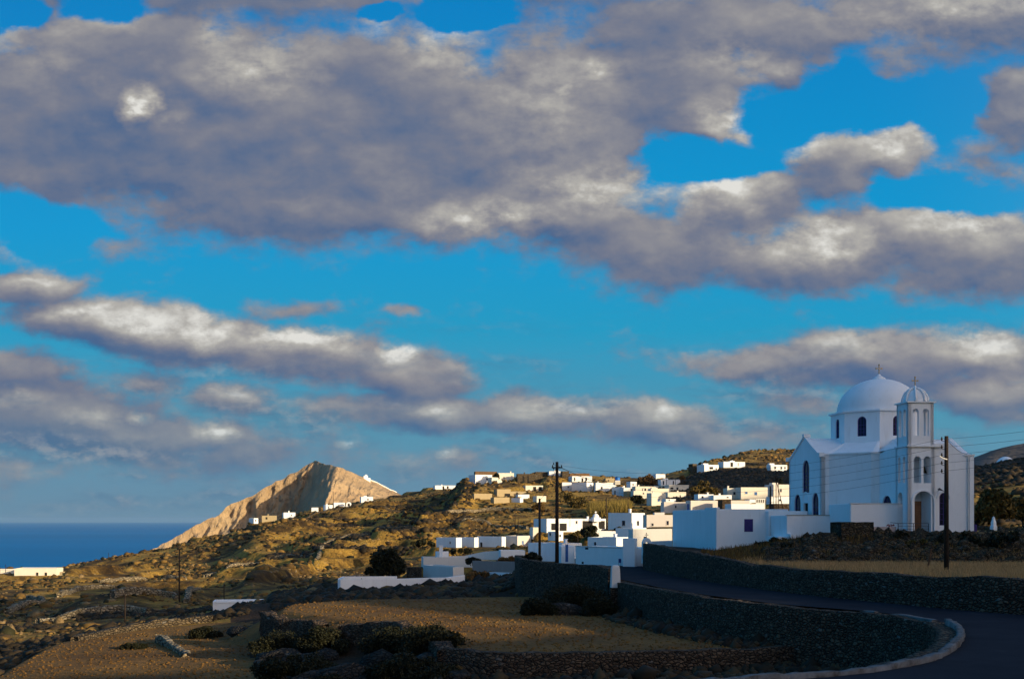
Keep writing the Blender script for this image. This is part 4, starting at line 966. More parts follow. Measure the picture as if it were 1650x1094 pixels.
# arched hood over the small door, and mouldings around the arches
def hood(A_, B_, s0, s1, zc, wd, pr, parent, name='moulding', leg=None):
    A_ = Vector((*A_, 0)); B_ = Vector((*B_, 0)); d_ = (B_ - A_).normalized(); n_ = Vector((d_.y, -d_.x, 0)); c_ = (s0 + s1) / 2; r_ = (s1 - s0) / 2; mb = MB()
    pts = [(c_ + math.cos(math.pi * i / 14), math.sin(math.pi * i / 14), 1) for i in range(15)]
    ring = []
    seq = [(math.cos(math.pi * i / 14), math.sin(math.pi * i / 14), 0) for i in range(15)]
    if leg: seq = [(1, 0, -leg)] + seq + [(-1, 0, -leg)]
    for cx_, sx_, dz in seq:
        for rr, o_ in ((r_, 0), (r_, pr), (r_ + wd, pr), (r_ + wd, 0)):
            p = A_ + d_ * (c_ + cx_ * rr) + n_ * (o_ + .002 * (o_ == 0) - .004 * (o_ == 0)); ring.append((p.x, p.y, zc + sx_ * rr + dz))
    n = len(seq); fs = [(i * 4 + j, i * 4 + (j + 1) % 4, (i + 1) * 4 + (j + 1) % 4, (i + 1) * 4 + j) for i in range(n - 1) for j in range(4)] + [(0, 1, 2, 3), tuple((n - 1) * 4 + j for j in (3, 2, 1, 0))]
    mb.add(ring, fs); return mb.build(name, 'whitewash', parent)
hood(P0, P1, vpos(-.45), vpos(.85), 3.0, .10, .05, church)
hood(f0, f1, .33, 1.25, 2.98, .12, .07, church)
# roofs: the arms
rf = MB()
def arm_roof(axis, s0, s1, half0, half1, base, peak, pw=1.12, n=20):
    vs = []
    for s_ in (s0, s1):
        for i in range(n + 1):
            c_ = half0 + (half1 - half0) * i / n; z = base + (peak - base) * max(0., 1 - abs(2 * i / n - 1)) ** pw
            vs.append((s_, c_, z) if axis == 'x' else (c_, s_, z))
    rf.add(vs, [(i, i + 1, n + 2 + i, n + 1 + i) for i in range(n)])
arm_roof('x', -6.72, -2.5, 4.05, -3.88, EH - .02, 8.42)
arm_roof('x', 6.72, 2.5, 4.05, -3.88, EH - .02, 8.42)
arm_roof('y', 8.5, 2.5, -2.75, 2.75, EH - .02, 8.3)
# front arm roof: low and rounded, lower on the right
vs = []
for y in (TF + .3, -2.4):
    for i in range(25):
        x = -2.7 + 5.28 * i / 24; e_ = 7.0 if x < -.6 else float(ftop(x + .6))
        t_ = max(0, 1 - abs(x) / 2.7) if y > -5 else 0
        vs.append((x, y, e_ - .06 + (1.3 * t_ if y > -5 else 0)))
rf.add(vs, [(i, i + 1, 26 + i, 25 + i) for i in range(24)])
for sx in (-1, 1):
    for sy, yy in ((-1, (-3.91, -6.55, -2.4)), (1, (4.1, 6.6, 2.4))):
        c4 = [(sx * 6.75, yy[0], EH - .03), (sx * 6.06, yy[0], EH - .03), (sx * 3.5, yy[1], EH - .03), (sx * 2.79, yy[1], EH - .03)]
        inner_ = [(sx * 3.0, sy * 1.2, 8.3), (sx * 2.6, sy * 2.6, 7.95), (sx * 1.2, sy * 3.0, 8.3)]
        rf.add(c4 + inner_, [(0, 1, 4), (1, 2, 5, 4), (2, 3, 6, 5)])
roof = rf.build('roof', 'whitewash', church)
# eaves
cn = MB()
def cornice(A_, B_, z, pr=.09, h=.14, ext=.09):
    A_ = Vector((*A_, 0)); B_ = Vector((*B_, 0)); d_ = (B_ - A_).normalized(); o_ = Vector((d_.y, -d_.x, 0)); A2 = A_ - d_ * ext; B2 = B_ + d_ * ext
    vs = []
    for zz in (z, z + h):
        for p in (A2 + o_ * pr, B2 + o_ * pr, B2 - o_ * .3, A2 - o_ * .3): vs.append((p.x, p.y, zz))
    cn.add(vs, [(3, 2, 1, 0), (4, 5, 6, 7), (0, 1, 5, 4), (1, 2, 6, 5), (2, 3, 7, 6), (3, 0, 4, 7)])
cornice(P1, P2, EH, .10, .13, .08); cornice(P2, P3_, EH + .004, .085, .13, -.05); cornice(P3_, P4, EH + .001, .10, .13, .05)
cn.build('cornice', 'whitewash', church); cn = MB()
cornice((1.9, TF + .1), f1, 6.3, .09, .12, .08)
cn.build('cornice', 'whitewash', church); cn = MB()
cornice(M_(P3_), M_(P2), EH, .09, .13, .06)
cn.build('cornice', 'whitewash', church); cn = MB()
cornice(M_(P2), M_(P1), EH + .003, .10, .13, .06)
cn.build('cornice', 'whitewash', church)
# verge along the gable
vg = MB(); pts = []
for i in range(33):
    s_ = 8.01 * i / 32; pts.append((s_, gable(8.01, EH - .1, 8.55)(s_)))
vs = []
for s_, z in pts:
    y_ = 4.1 - s_
    vs += [(-6.86, y_, z - .03), (-6.86, y_, z + .11), (-6.42, y_, z + .11), (-6.42, y_, z - .03)]
vg.add(vs, [(i * 4 + j, i * 4 + (j + 1) % 4, i * 4 + 4 + (j + 1) % 4, i * 4 + 4 + j) for i in range(32) for j in range(4)] + [(0, 1, 2, 3), (131, 130, 129, 128)])
vg.box(-6.95, -6.35, -.27, .13, 8.5, 8.78); vg.box(-7.0, -6.55, -4.12, -3.7, EH - .15, EH + .2); vg.box(-7.0, -6.55, 3.9, 4.3, EH - .15, EH + .2)
vg.build('verge', 'whitewash', church)
# drum and dome
drum = MB(); ap = 3.8; hw = ap * math.tan(R(22.5)); crn = [Vector((ap / math.cos(R(22.5)) * math.cos(R(22.5 + 45 * i)), ap / math.cos(R(22.5)) * math.sin(R(22.5 + 45 * i)))) for i in range(8)]
for i in range(8):
    A_, B_ = crn[i], crn[(i + 1) % 8]; wall_sheet(drum, (A_.x, A_.y), (B_.x, B_.y), 7.0, 10.5, [(hw - .40, hw + .40, 8.45, 10.15, True)], .32)
dro = drum.build('drum', 'whitewash', church)
for i in range(8):
    A_, B_ = crn[i], crn[(i + 1) % 8]; arch_panel((A_.x, A_.y), (B_.x, B_.y), hw - .40, hw + .40, 8.45, 10.15, True, .12, church, 'window', 'dark_glass', (3, 4))
dc = MB()
def octo(r_, z): return [(r_ * math.cos(R(22.5 + 45 * i)), r_ * math.sin(R(22.5 + 45 * i)), z) for i in range(8)]
vs = []
for r_, z in ((4.05, 10.502), (4.32, 10.56), (4.32, 10.68), (3.7, 10.74)): vs += octo(r_, z)
dc.add(vs, [(k_ * 8 + i, k_ * 8 + (i + 1) % 8, k_ * 8 + 8 + (i + 1) % 8, k_ * 8 + 8 + i) for k_ in range(3) for i in range(8)] + [tuple(range(7, -1, -1)), tuple(range(24, 32))])
dc.build('cornice', 'whitewash', dro)
dm = MB().lathe([(3.62 * math.cos(R(a_)), 10.70 + 3.0 * math.sin(R(a_))) for a_ in np.linspace(-2, 88, 26)], 64)
dome = dm.build('dome', 'whitewash', church, smooth=True)
kn = MB().lathe([(.62, 13.55), (.55, 13.75), (.36, 13.88), (.17, 14.0), (.10, 14.12), (.02, 14.16)], 20); kn.build('finial', 'whitewash', dome, smooth=True)
def cross_mb(x, y, z, h, t=.05):
    m_ = MB(); m_.box(x - t, x + t, y - t, y + t, z, z + h); m_.box(x - h * .3, x + h * .3, y - t * .9, y + t * .9, z + h * .58, z + h * .58 + t * 2)
    for a_, b_ in ((x - h * .3, z + h * .58 + t), (x + h * .3, z + h * .58 + t), (x, z + h)): m_.box(a_ - t * 1.6, a_ + t * 1.6, y - t * 1.2, y + t * 1.2, b_ - t * 1.6, b_ + t * 1.6)
    return m_
cross_mb(0, 0, 14.1, .85, .036).build('cross', 'ochre_iron', church)
# bell tower
tw = MB(); T0, T1 = -2.79, -.60; TB_ = TF + 2.19
low = [(T0, TF), (T1, TF), (T1, TB_), (T0, TB_)]
door_ops = [(.55, 1.98, .1, 3.5, True), (.50, 1.08, 4.16, 6.25, True), (1.28, 1.90, 4.16, 6.25, True)]
wall_sheet(tw, low[0], low[1], -.6, 6.98, door_ops, .3)
wall_sheet(tw, low[3], low[0], -.6, 6.98, [(.35, 1.25, .3, 3.45, True), (.42, .86, 4.2, 6.25, True), (1.30, 1.74, 4.2, 6.25, True)], .3)
wall_sheet(tw, low[1], low[2], -.6, 6.98, [], .3); wall_sheet(tw, low[2], low[3], -.6, 6.98, [], .3)
i_ = .055; up = [(T0 + i_, TF + i_), (T1 - i_, TF + i_), (T1 - i_, TB_ - i_), (T0 + i_, TB_ - i_)]; ul = T1 - T0 - 2 * i_
bell_ops = [(.36, .86, 7.85, 9.97, True), (ul - .90, ul - .38, 7.85, 9.97, True)]
for i in range(4): wall_sheet(tw, up[i], up[(i + 1) % 4], 7.11, 10.42, bell_ops, .26)
tw.box(T0 + .3, T1 - .3, TF + .3, TB_ - .3, 3.75, 3.95); tw.box(T0 + .3, T1 - .3, TF + .3, TB_ - .3, 7.35, 7.55)
tower = tw.build('bell_tower', 'whitewash', church)
tc_ = MB()
for z, e_, h in ((6.982, .10, .12), (10.425, .09, .11)): MB().box(T0 - e_, T1 + e_, TF - e_, TB_ + e_, z, z + h).build('cornice', 'whitewash', tower)
MB().box(T0 - .11, T1 + .62, TF - .112, TF + .02, 6.93, 6.98).build('trim', 'trim_line', tower)
cxT, cyT = (T0 + T1) / 2, (TF + TB_) / 2
td = MB().lathe([(.92 * math.cos(R(a_)), 10.53 + 1.08 * math.sin(R(a_))) for a_ in np.linspace(0, 86, 14)], 40, cxT, cyT).build('tower_dome', 'whitewash', tower, smooth=True)
rb = MB()
for k_ in range(8):
    a0 = R(22.5 + 45 * k_); pts = [(cxT + 1.0 * math.cos(R(t_)) * math.cos(a0), cyT + 1.0 * math.cos(R(t_)) * math.sin(a0), 10.55 + 1.14 * math.sin(R(t_))) for t_ in np.linspace(0, 84, 12)]
    rb.tube(pts, .085, 6)
rb.build('rib', 'whitewash', td, smooth=True)
MB().lathe([(.2, 11.58), (.12, 11.78), (.02, 11.9)], 12, cxT, cyT).build('finial', 'whitewash', tower)
cross_mb(cxT, cyT, 11.82, .72, .033).build('cross', 'ochre_iron', tower)
# bell, door, mouldings
bl = MB().lathe([(.30, 4.95), (.27, 5.0), (.2, 5.2), (.17, 5.4), (.10, 5.5), (.02, 5.52)], 16, T0 + 1.6, TF + .75); bl.box(T0 + 1.58, T0 + 1.62, TF + .73, TF + .77, 5.5, 6.6)
bl.build('bell', 'bronze', tower, smooth=False)
hood((T0, TF), (T1, TF), .40, 2.12, 2.66, .12, .07, tower, leg=2.5)
dr = MB(); dr.box(T0 + .56, T0 + 1.25, TF + .32, TF + .38, .1, 2.75); dr.build('door', 'brown_wood', tower)
MB().box(T0 + .31, T1 - .31, TF + 1.7, TF + 1.78, .1, 3.7).build('inner_wall', 'whitewash', tower)
# drain pipe, lamp, junctions
dp = MB(); dp.tube([(2.15, TF + .02, 6.3), (2.15, TF + .02, -.4)], .05, 8)
for z in (1.5, 3.3, 5.1): dp.box(2.07, 2.23, TF - .01, TF + .098, z, z + .05)
dp.build('drain_pipe', 'old_whitewash', church)
lp = MB(); lp.tube([(-.3, TF + .09, 3.55), (-.3, TF - .35, 3.65)], .025, 6); lp.add([(-.55, TF - .55, 3.6), (-.05, TF - .55, 3.48), (-.1, TF - .25, 3.55), (-.5, TF - .25, 3.67), (-.4, TF - .4, 3.78)], [(0, 1, 2, 3), (0, 1, 4), (1, 2, 4), (2, 3, 4), (3, 0, 4)])
lp.build('lamp', 'dark_metal', church)

# ------------------------------------------------------------------ annexes of the church
def annex(C_, thd, b, a, zb, zt, name, label, cat, ops=(), par=.25, mt='whitewash', lip=True):
    th = R(thd); root = empty(name, (C_[0], C_[1], zb), th, label, cat)
    h = zt - zb; t = .28; m_ = MB(); o = [(0, 0), (b, 0), (b, a), (0, a)]; n_ = [(t, t), (b - t, t), (b - t, a - t), (t, a - t)]
    vs = [(x, y, -1.6) for x, y in o] + [(x, y, h) for x, y in o] + [(x, y, h) for x, y in n_] + [(x, y, h - par) for x, y in n_]; fs = [(3, 2, 1, 0)]
    for i in range(4):
        j = (i + 1) % 4; fs += [(i, j, 4 + j, 4 + i), (4 + i, 4 + j, 8 + j, 8 + i), (8 + i, 8 + j, 12 + j, 12 + i)]
    m_.add(vs, fs); m_.build('wall', mt, root, bevel=.035)
    MB().box(t + .003, b - t - .003, t + .003, a - t - .003, h - par - .15, h - par + .02).build('roof', 'roof_clay', root)
    return root, th
a2, _ = annex((26.7, 93.0), 6.03, 4.62, 4.6, -1.3, 1.30, 'church_annex', 'white flat roofed annex against the left side of the bell tower', 'annex')
MB().box(-.05, 4.66, -.05, .22, 2.602, 2.66).build('coping', 'old_whitewash', a2)
a1, _ = annex((22.6, 97.0), 6.03, 3.72, 4.1, -1.9, .40, 'church_annex', 'low white flat annex in front of the three window gable', 'annex')
MB().box(-.04, 3.75, -.05, .2, 2.302, 2.35).build('coping', 'trim_line', a1)
a3, _ = annex((22.0, 101.2), 6.03, 3.5, 1.2, -1.9, .80, 'parapet_wall', 'white parapet wall right under the arched windows of the gable', 'wall')
stp = MB(); stp.box(0, .42, -.9, 0, -1.0, 1.08); stp.box(-.75, -.003, .0, 3.2, -1.0, .85); stp.box(-1.5, -.753, .2, 3.0, -1.0, .15)
so_ = stp.build('white_steps', 'whitewash'); so_.location = (22.6, 97.0, -2.2); so_.rotation_euler = (0, 0, R(6.03)); tag(so_, 'stepped white side wall going down from the low annex to the outbuilding', 'steps')
# big white outbuilding
ob, thb = annex((17.58, 101.5), 6.03, 6.4, 15.6, -2.75, .96, 'white_outbuilding', 'big plain white outbuilding with one violet shuttered window', 'outbuilding')
s0 = face_param((17.58, 101.5), R(6.03), 1199, 'R'); s1 = face_param((17.58, 101.5), R(6.03), 1213.3, 'R')
def pz(py, d): return -(py - CY) / F * d
z1_, z0_ = pz(836, 101.7) + 2.75, pz(856.5, 101.7) + 2.75
sh = MB().box(s0, s1, -.012, .05, z0_, z1_).build('window', 'violet_paint', ob)
fr = MB(); fr.box(s0 - .06, s0, -.035, .04, z0_ - .06, z1_ + .06); fr.box(s1, s1 + .06, -.035, .04, z0_ - .06, z1_ + .06); fr.box(s0, s1, -.034, .04, z1_, z1_ + .06); fr.box(s0, s1, -.034, .04, z0_ - .06, z0_)
fr.build('frame', 'whitewash', sh)
sl = MB()
for i in range(11): z = z0_ + .05 + (z1_ - z0_ - .1) * i / 11; sl.box(s0 + .04, (s0 + s1) / 2 - .02, -.03, -.013, z, z + .055); sl.box((s0 + s1) / 2 + .02, s1 - .04, -.03, -.013, z, z + .055)
sl.build('louvre', 'violet_paint', sh)
# roof step on the outbuilding (its long side rises in a step)
MB().box(.0, .3, .02, 3.6, 3.712, 3.86).build('parapet', 'whitewash', ob, bevel=.02)
# low white yard wall and little bell arch by the road
yw = MB(); A_ = Vector((*xz(1051, 112), 0)); B_ = Vector((*xz(1083, 116.5), 0)); d_ = (B_ - A_).normalized(); n_ = Vector((-d_.y, d_.x, 0)) * .3
yw.add([(*(A_ + Vector((0, 0, 0))).xy, -4.2), (*B_.xy, -4.2), (*(B_ + n_).xy, -4.2), (*(A_ + n_).xy, -4.2), (*A_.xy, -2.0), (*B_.xy, -2.0), (*(B_ + n_).xy, -2.0), (*(A_ + n_).xy, -2.0)], [(3, 2, 1, 0), (4, 5, 6, 7), (0, 1, 5, 4), (1, 2, 6, 5), (2, 3, 7, 6), (3, 0, 4, 7)])
tag(yw.build('yard_wall', 'whitewash'), 'low white yard wall joining the small arch and the big outbuilding', 'wall')
ba = empty('bell_arch', (*xz(1036, 109.5), -2.5), R(10), 'small white bell arch with an iron cross at the top of the stone wall', 'bell arch')
am = MB(); wall_sheet(am, (0, 0), (.82, 0), -1.5, lambda s_: .35 + math.sqrt(max(0., .41 ** 2 - (s_ - .41) ** 2)) * 1.25, [(.24, .58, -.35, .5, True)], .45)
am.build('arch', 'whitewash', ba)
cross_mb(.41, .22, .86, .45, .02).build('cross', 'dark_metal', ba)

# ------------------------------------------------------------------ blue shaded yard building at the end of the road
VB = -4.62
YC = xz(927, 126.0); YT = R(-62)
yb, thv = annex(YC, -62, face_param(YC, YT, 1025, 'R'), 4.2, VB, -2.77, 'yard_building', 'long blue white building facing the road end with a lit rim', 'building', par=.2)
MB().box(-.05, face_param(YC, YT, 1025, 'R') + .03, -.06, .25, 1.852, 1.91).build('coping', 'old_whitewash', yb)
bz = lambda py, d=124.: pz(py, d) - VB
def ybx(px): return face_param(YC, YT, px, 'R')
MB().box(ybx(943), ybx(948), -.012, .04, bz(885), bz(881.6)).build('window', 'dark_opening', yb)
MB().box(ybx(937.5), ybx(940.5), -.012, .04, bz(908.5), bz(905)).build('vent', 'dark_opening', yb)
y2, _ = annex(xz(904, 128.0), 4.0, 1.5, 5., VB, -2.8, 'yard_building', 'narrow white building with a dark doorway left of the long one', 'building', par=.2)
q0, q1 = face_param(xz(904, 128.0), R(4), 911, 'R'), face_param(xz(904, 128.0), R(4), 915.5, 'R')
MB().box(q0, q1, -.012, .04, .1, 2.0).build('door', 'blue_paint', y2)
sw, _ = annex(xz(1023, 114.2), 60.0, .55, 1.3, VB - .1, -1.75, 'wall_end', 'tall white wall end where the road passes into the village', 'wall', par=.02)
ns = empty('notice_board', (*xz(999, 116.2), ZR), R(-62), 'small violet notice board low on the white road end wall', 'sign')
MB().box(-.22, .22, -.03, .0, .32, .72).build('panel', 'violet_paint', ns); fm = MB(); fm.box(-.2, -.16, -.025, -.001, 0, .32); fm.box(.16, .2, -.025, -.001, 0, .32); fm.build('post', 'dark_metal', ns)
# white pillar at the road corner
pl = empty('gate_pillar', (*xz(991.5, 87.6), ZR - .6), R(4), 'stout white pillar at the corner of the road and the dark wall', 'pillar')
pm = MB(); vs = []
for z, e_ in ((0, .36), (.5, .34), (1.50, .30), (1.72, .26), (1.78, .16)): vs += [(-e_, -e_, z), (e_, -e_, z), (e_, e_, z), (-e_, e_, z)]
pm.add(vs, [(k_ * 4 + i, k_ * 4 + (i + 1) % 4, k_ * 4 + 4 + (i + 1) % 4, k_ * 4 + 4 + i) for k_ in range(4) for i in range(4)] + [(3, 2, 1, 0), (16, 17, 18, 19)])
pm.build('shaft', 'old_whitewash', pl, bevel=.03); MB().box(-.42, .42, -.36, .45, -1.5, .12).build('base', 'dark_stone', pl)

# ------------------------------------------------------------------ long white wall and beige yard walls
def plain_wall(name, pts, thick, m_, label, cat='wall'):
    """pts: (column, distance, top row, bottom row)"""
    mb = MB(); P_ = [Vector((*xz(px, d), 0)) for px, d, a_, b_ in pts]; n = len(P_)
    vs = []
    for i, p in enumerate(P_):
        t_ = (P_[min(i + 1, n - 1)] - P_[max(i - 1, 0)]).normalized(); nn = Vector((-t_.y, t_.x, 0)); zt = pz(pts[i][2], pts[i][1]); zb = pz(pts[i][3], pts[i][1])
        vs += [(p.x, p.y, zb), (p.x, p.y, zt), (*(p + nn * thick).xy, zt), (*(p + nn * thick).xy, zb)]
    mb.add(vs, [(i * 4 + j, i * 4 + (j + 1) % 4, i * 4 + 4 + (j + 1) % 4, i * 4 + 4 + j) for i in range(n - 1) for j in range(4)] + [(0, 1, 2, 3), tuple((n - 1) * 4 + j for j in (3, 2, 1, 0))])
    return tag(mb.build(name, m_, bevel=.02), label, cat)
plain_wall('white_wall', [(548.5, 122, 933.5, 956), (600, 126, 932.5, 955), (655, 130, 931.8, 950), (690, 136, 930.5, 944), (722, 142, 930, 940), (749, 148, 926, 938)], .35, 'whitewash', 'long low white wall running left from the boxy grey house')
plain_wall('white_wall', [(549, 122.6, 931.8, 950), (556, 134, 928.5, 945), (640, 146, 928, 940)], .3, 'whitewash', 'thin back wall closing the yard behind the long white wall')
plain_wall('yard_wall', [(761, 164, 903, 925), (800, 160, 904, 926), (840, 156, 905, 926)], .3, 'pink_plaster', 'beige plastered yard wall between the grey house and the high stone wall')
plain_wall('yard_wall', [(655, 166, 913, 934), (678, 165, 914, 934)], .3, 'dark_stone', 'dark square wall piece left of the boxy grey house')
plain_wall('yard_wall', [(749, 182, 895, 903), (780, 180, 888.5, 902), (806, 178, 887, 902)], .3, 'old_whitewash', 'sloping whitish wall left of the low building with the slot')
plain_wall('yard_wall', [(788, 150, 921.5, 928), (804, 148, 922, 928), (822, 146, 922.5, 929)], .3, 'whitewash', 'short whitewashed terrace edge below the beige yard wall')
plain_wall('yard_wall', [(549, 508, 815.3, 818), (572, 508, 815, 818)], .3, 'whitewash', 'white yard wall in front of the little domed shrine')
plain_wall('yard_wall', [(601, 540, 805.5, 810), (610, 541, 805.5, 809)], .3, 'whitewash', 'short white wall right of the highest ridge house')
plain_wall('yard_wall', [(1233, 425, 764.5, 768), (1251, 422, 764, 768)], .3, 'whitewash', 'white retaining strip below the slope house nearest the gable')
ch = MB(); C_ = xz(710.5, 177.5); z_ = pz(888.5, 177.5); ch.box(C_[0] - .26, C_[0] + .26, C_[1], C_[1] + .5, z_ - 1, z_ + .85); ch.box(C_[0] - .32, C_[0] + .32, C_[1] - .06, C_[1] + .56, z_ + .85, z_ + .95)
tag(ch.build('chimney_post', 'whitewash'), 'slim white chimney post rising from the small white block', 'chimney')
# panels on the flat field building
hb = next(o for o in COL.objects if o.get('label', '').startswith('flat white building with a panelled'))
pn = MB()
Lb = max(v.co.x for v in hb.children[0].data.vertices)
pn.box(.0, Lb, -.07, -.004, 1.28, 1.40); pn.box(.0, .22, -.08, -.004, -.6, 1.27); pn.box(Lb - .2, Lb, -.08, -.004, -.6, 1.27)
pn.build('trim', 'whitewash', hb)
# slender house top boxes, blue water tank, chimney stub and a satellite of small things
wt = empty('water_tank', (*xz(995, 412), pz(775, 412)), 0, 'bright blue water tank on the skyline above the upper row', 'water tank')
MB().lathe([(.85, .2), (.87, .35), (.87, 1.15), (.7, 1.35), (.2, 1.42)], 18).build('drum', 'blue_plastic', wt); MB().box(-.9, .9, -.9, .9, -1.2, .2).build('base', 'cream_plaster', wt)

# small domed chapel roof on the verandah house
dch = empty('chapel_dome', (*xz(960, 262), pz(836, 262)), R(22), 'small white chapel dome with a cross above the verandah house', 'dome')
MB().box(-.85, .85, -.85, .85, -.6, .35).build('base', 'whitewash', dch, bevel=.03)
MB().lathe([(.74 * math.cos(R(a_)), .35 + .85 * math.sin(R(a_))) for a_ in range(0, 90, 9)], 24).build('dome', 'whitewash', dch, smooth=True)
cross_mb(0, 0, 1.15, .55, .045).build('cross', 'whitewash', dch)
# chapel dome on the right hill
rc = empty('hill_chapel', (*xz(1620, 288), pz(752, 288)), R(8), 'white domed chapel with a violet door on the hill right of the church', 'chapel')
MB().lathe([(2.45 * math.cos(R(a_)), -.4 + 2.9 * math.sin(R(a_))) for a_ in range(-12, 90, 6)], 32).build('dome', 'whitewash', rc, smooth=True)
dw_ = MB(); wall_sheet(dw_, (-1.0, -2.55), (.5, -2.55), -1.5, 1.75, [(.42, 1.12, -.2, 1.35, True)], .8); dw_.build('porch', 'whitewash', rc)
arch_panel((-1.0, -2.55), (.5, -2.55), .42, 1.12, -.2, 1.35, True, .1, rc, 'door', 'violet_paint', (1, 1))
# domed shrine on the ridge
sr = empty('ridge_shrine', (*xz(562, 510), pz(816, 510)), R(10), 'tiny white shrine with a dark arch among the ridge houses', 'shrine')
s_m = MB(); wall_sheet(s_m, (-1.1, 0), (1.1, 0), -1, lambda s_: 1.2 + math.sqrt(max(0, 1.21 - (s_ - 1.1) ** 2)) * .7, [(.6, 1.6, 0, 1.4, True)], .5); s_m.build('arch', 'whitewash', sr)
MB().box(-.6, .6, .3, .45, 0, 1.5).build('niche', 'dark_opening', sr)
# gate post right of the church
gp = empty('gate_post', (*xz(1601, 122), pz(857, 122)), R(20), 'white gate post with a rounded head under the tree right of the church', 'gate post')
g_ = MB(); vs = []
for z, e_ in ((-.5, .27), (.55, .26), (.72, .21), (1.0, .20), (1.2, .15), (1.5, .11), (1.62, .04)): vs += [(-e_, -e_, z), (e_, -e_, z), (e_, e_, z), (-e_, e_, z)]
g_.add(vs, [(k_ * 4 + i, k_ * 4 + (i + 1) % 4, k_ * 4 + 4 + (i + 1) % 4, k_ * 4 + 4 + i) for k_ in range(6) for i in range(4)] + [(3, 2, 1, 0), (24, 25, 26, 27)]); g_.build('shaft', 'whitewash', gp, bevel=.03)
plain_wall('yard_wall', [(1573, 124, 846.5, 862), (1597, 123, 847, 862)], .3, 'dark_stone', 'dark low wall left of the white gate post')
plain_wall('yard_wall', [(1605, 122, 850, 862), (1690, 118, 850, 862)], .3, 'brown_stone', 'low brown wall right of the white gate post')
bn = MB().box(0, .32, 0, .3, -.2, .75).build('blue_bin', 'violet_paint'); bn.location = (*xz(1569, 116), pz(857, 116)); tag(bn, 'violet box peeping out behind the right corner of the church', 'box')

# balustrade beside the masts
bs = empty('balustrade', (*xz(1218, 268), pz(818, 268)), R(8), 'white openwork balustrade wall in front of the blue window house', 'balustrade')
wm = MB(); Lw = 2.2; wall_sheet(wm, (0, 0), (Lw, 0), -1.4, 2.1, [(.15 + .5 * i, .45 + .5 * i, 1.2, 1.85, False) for i in range(4)] , .2); wm.build('wall', 'old_whitewash', bs)

# ------------------------------------------------------------------ pyramid mountain
def mountain():
    # control columns: rows t = 0 (crest) .. 1 (foot); (column, row, distance)
    cols_ = [
      [(508,742,1500),(380,812,1475),(300,856,1455),(235,893,1440),(120,952,1430),(-60,1040,1420)],      # left silhouette
      [(508,742,1500),(400,812,1478),(330,858,1458),(280,895,1440),(200,960,1425),(60,1060,1400)],
      [(508,742.3,1499),(445,800,1484),(405,845,1466),(370,890,1446),(320,950,1420),(250,1060,1385)],
      [(508,742.5,1498),(480,775,1492),(468,800,1484),(460,826,1470),(445,870,1440),(420,1060,1350)],
      [(509,742.6,1497),(493,778,1494),(484,800,1488),(477,826,1472),(468,870,1440),(440,1060,1340)],      # valley line
      [(543,753,1452),(535,778,1405),(528,800,1380),(521,826,1350),(508,870,1310),(485,1060,1240)],      # ridge facing the sun
      [(570,762,1470),(562,785,1420),(556,806,1390),(550,830,1360),(545,870,1320),(540,1060,1240)],
      [(585,768,1480),(578,790,1425),(572,812,1385),(566,832,1350),(560,870,1310),(560,1060,1230)],
      [(600,774,1500),(600,792,1440),(598,812,1390),(594,832,1350),(592,870,1300),(600,1060,1210)],
      [(640,795,1540),(645,808,1470),(650,822,1410),(655,840,1360),(662,880,1300),(690,1060,1200)],
      [(760,850,1600),(770,860,1520),(780,870,1450),(790,880,1390),(800,920,1320),(840,1060,1210)]]
    A_ = np.array(cols_, float)             # (c, r, 3)
    xx = np.stack([(A_[..., 0] - CX) / F * A_[..., 2], A_[..., 2], -(A_[..., 1] - CY) / F * A_[..., 2]], -1)
    nc_, nr_ = xx.shape[:2]; NC, NR = 300, 190
    cu = np.linspace(0, nc_ - 1, NC); ru = np.linspace(0, nr_ - 1, NR)
    def lerp(Q, u, ax):
        i0 = np.minimum(u.astype(int), Q.shape[ax] - 2); t_ = u - i0; a_ = np.take(Q, i0, ax); b_ = np.take(Q, i0 + 1, ax)
        sh = [1] * a_.ndim; sh[ax] = len(u); t_ = t_.reshape(sh); return a_ * (1 - t_) + b_ * t_
    G = lerp(lerp(xx, cu, 0), ru, 1)
    amp = np.clip(ru / 1.0, .05, 1)[None, :]
    amp_c = np.clip(np.minimum(cu, 10) / 1., .12, 1)[:, None]
    sx, sz = G[..., 0], G[..., 2]
    n_ = fbm(sx / 38. + 9, sz / 70., 5, .6) * 20 + fbm(sx / 11., sz / 26. + 4, 4, .6) * 9.0
    rid = (1 - np.abs(fbm(sx / 24. - sz / 60., sz / 90. + 12, 4, .55)) * 2.2) * 8
    G[..., 1] -= (n_ + rid - 4) * amp * amp_c
    G[..., 2] += fbm(sx / 16., G[..., 1] / 16., 4) * 4.2 * amp
    G[..., 2] += (fbm(sx / 8., sx * 0 + 3, 4) * 2.2)*(ru[None, :] < 1.5)
    # back side: mirror the outline behind
    back = G[:, :1].copy(); B2 = []
    for t_ in (.25, .6, 1.0):
        q = back.copy(); q[..., 1] += 420 * t_; q[..., 2] += (-230 - q[..., 2]) * t_; q[..., 0] -= 40 * t_; B2.append(q)
    full = np.concatenate(B2[::-1] + [G], 1); n0, n1 = full.shape[:2]; idx = np.arange(n0 * n1).reshape(n0, n1)
    Fs = np.stack([idx[:-1, :-1], idx[:-1, 1:], idx[1:, 1:], idx[1:, :-1]], -1).reshape(-1, 4)
    o = np_mesh('mountain', full.reshape(-1, 3), Fs, 'mountain_rock', smooth=False); o['kind'] = 'structure'
    return G
MG = mountain()
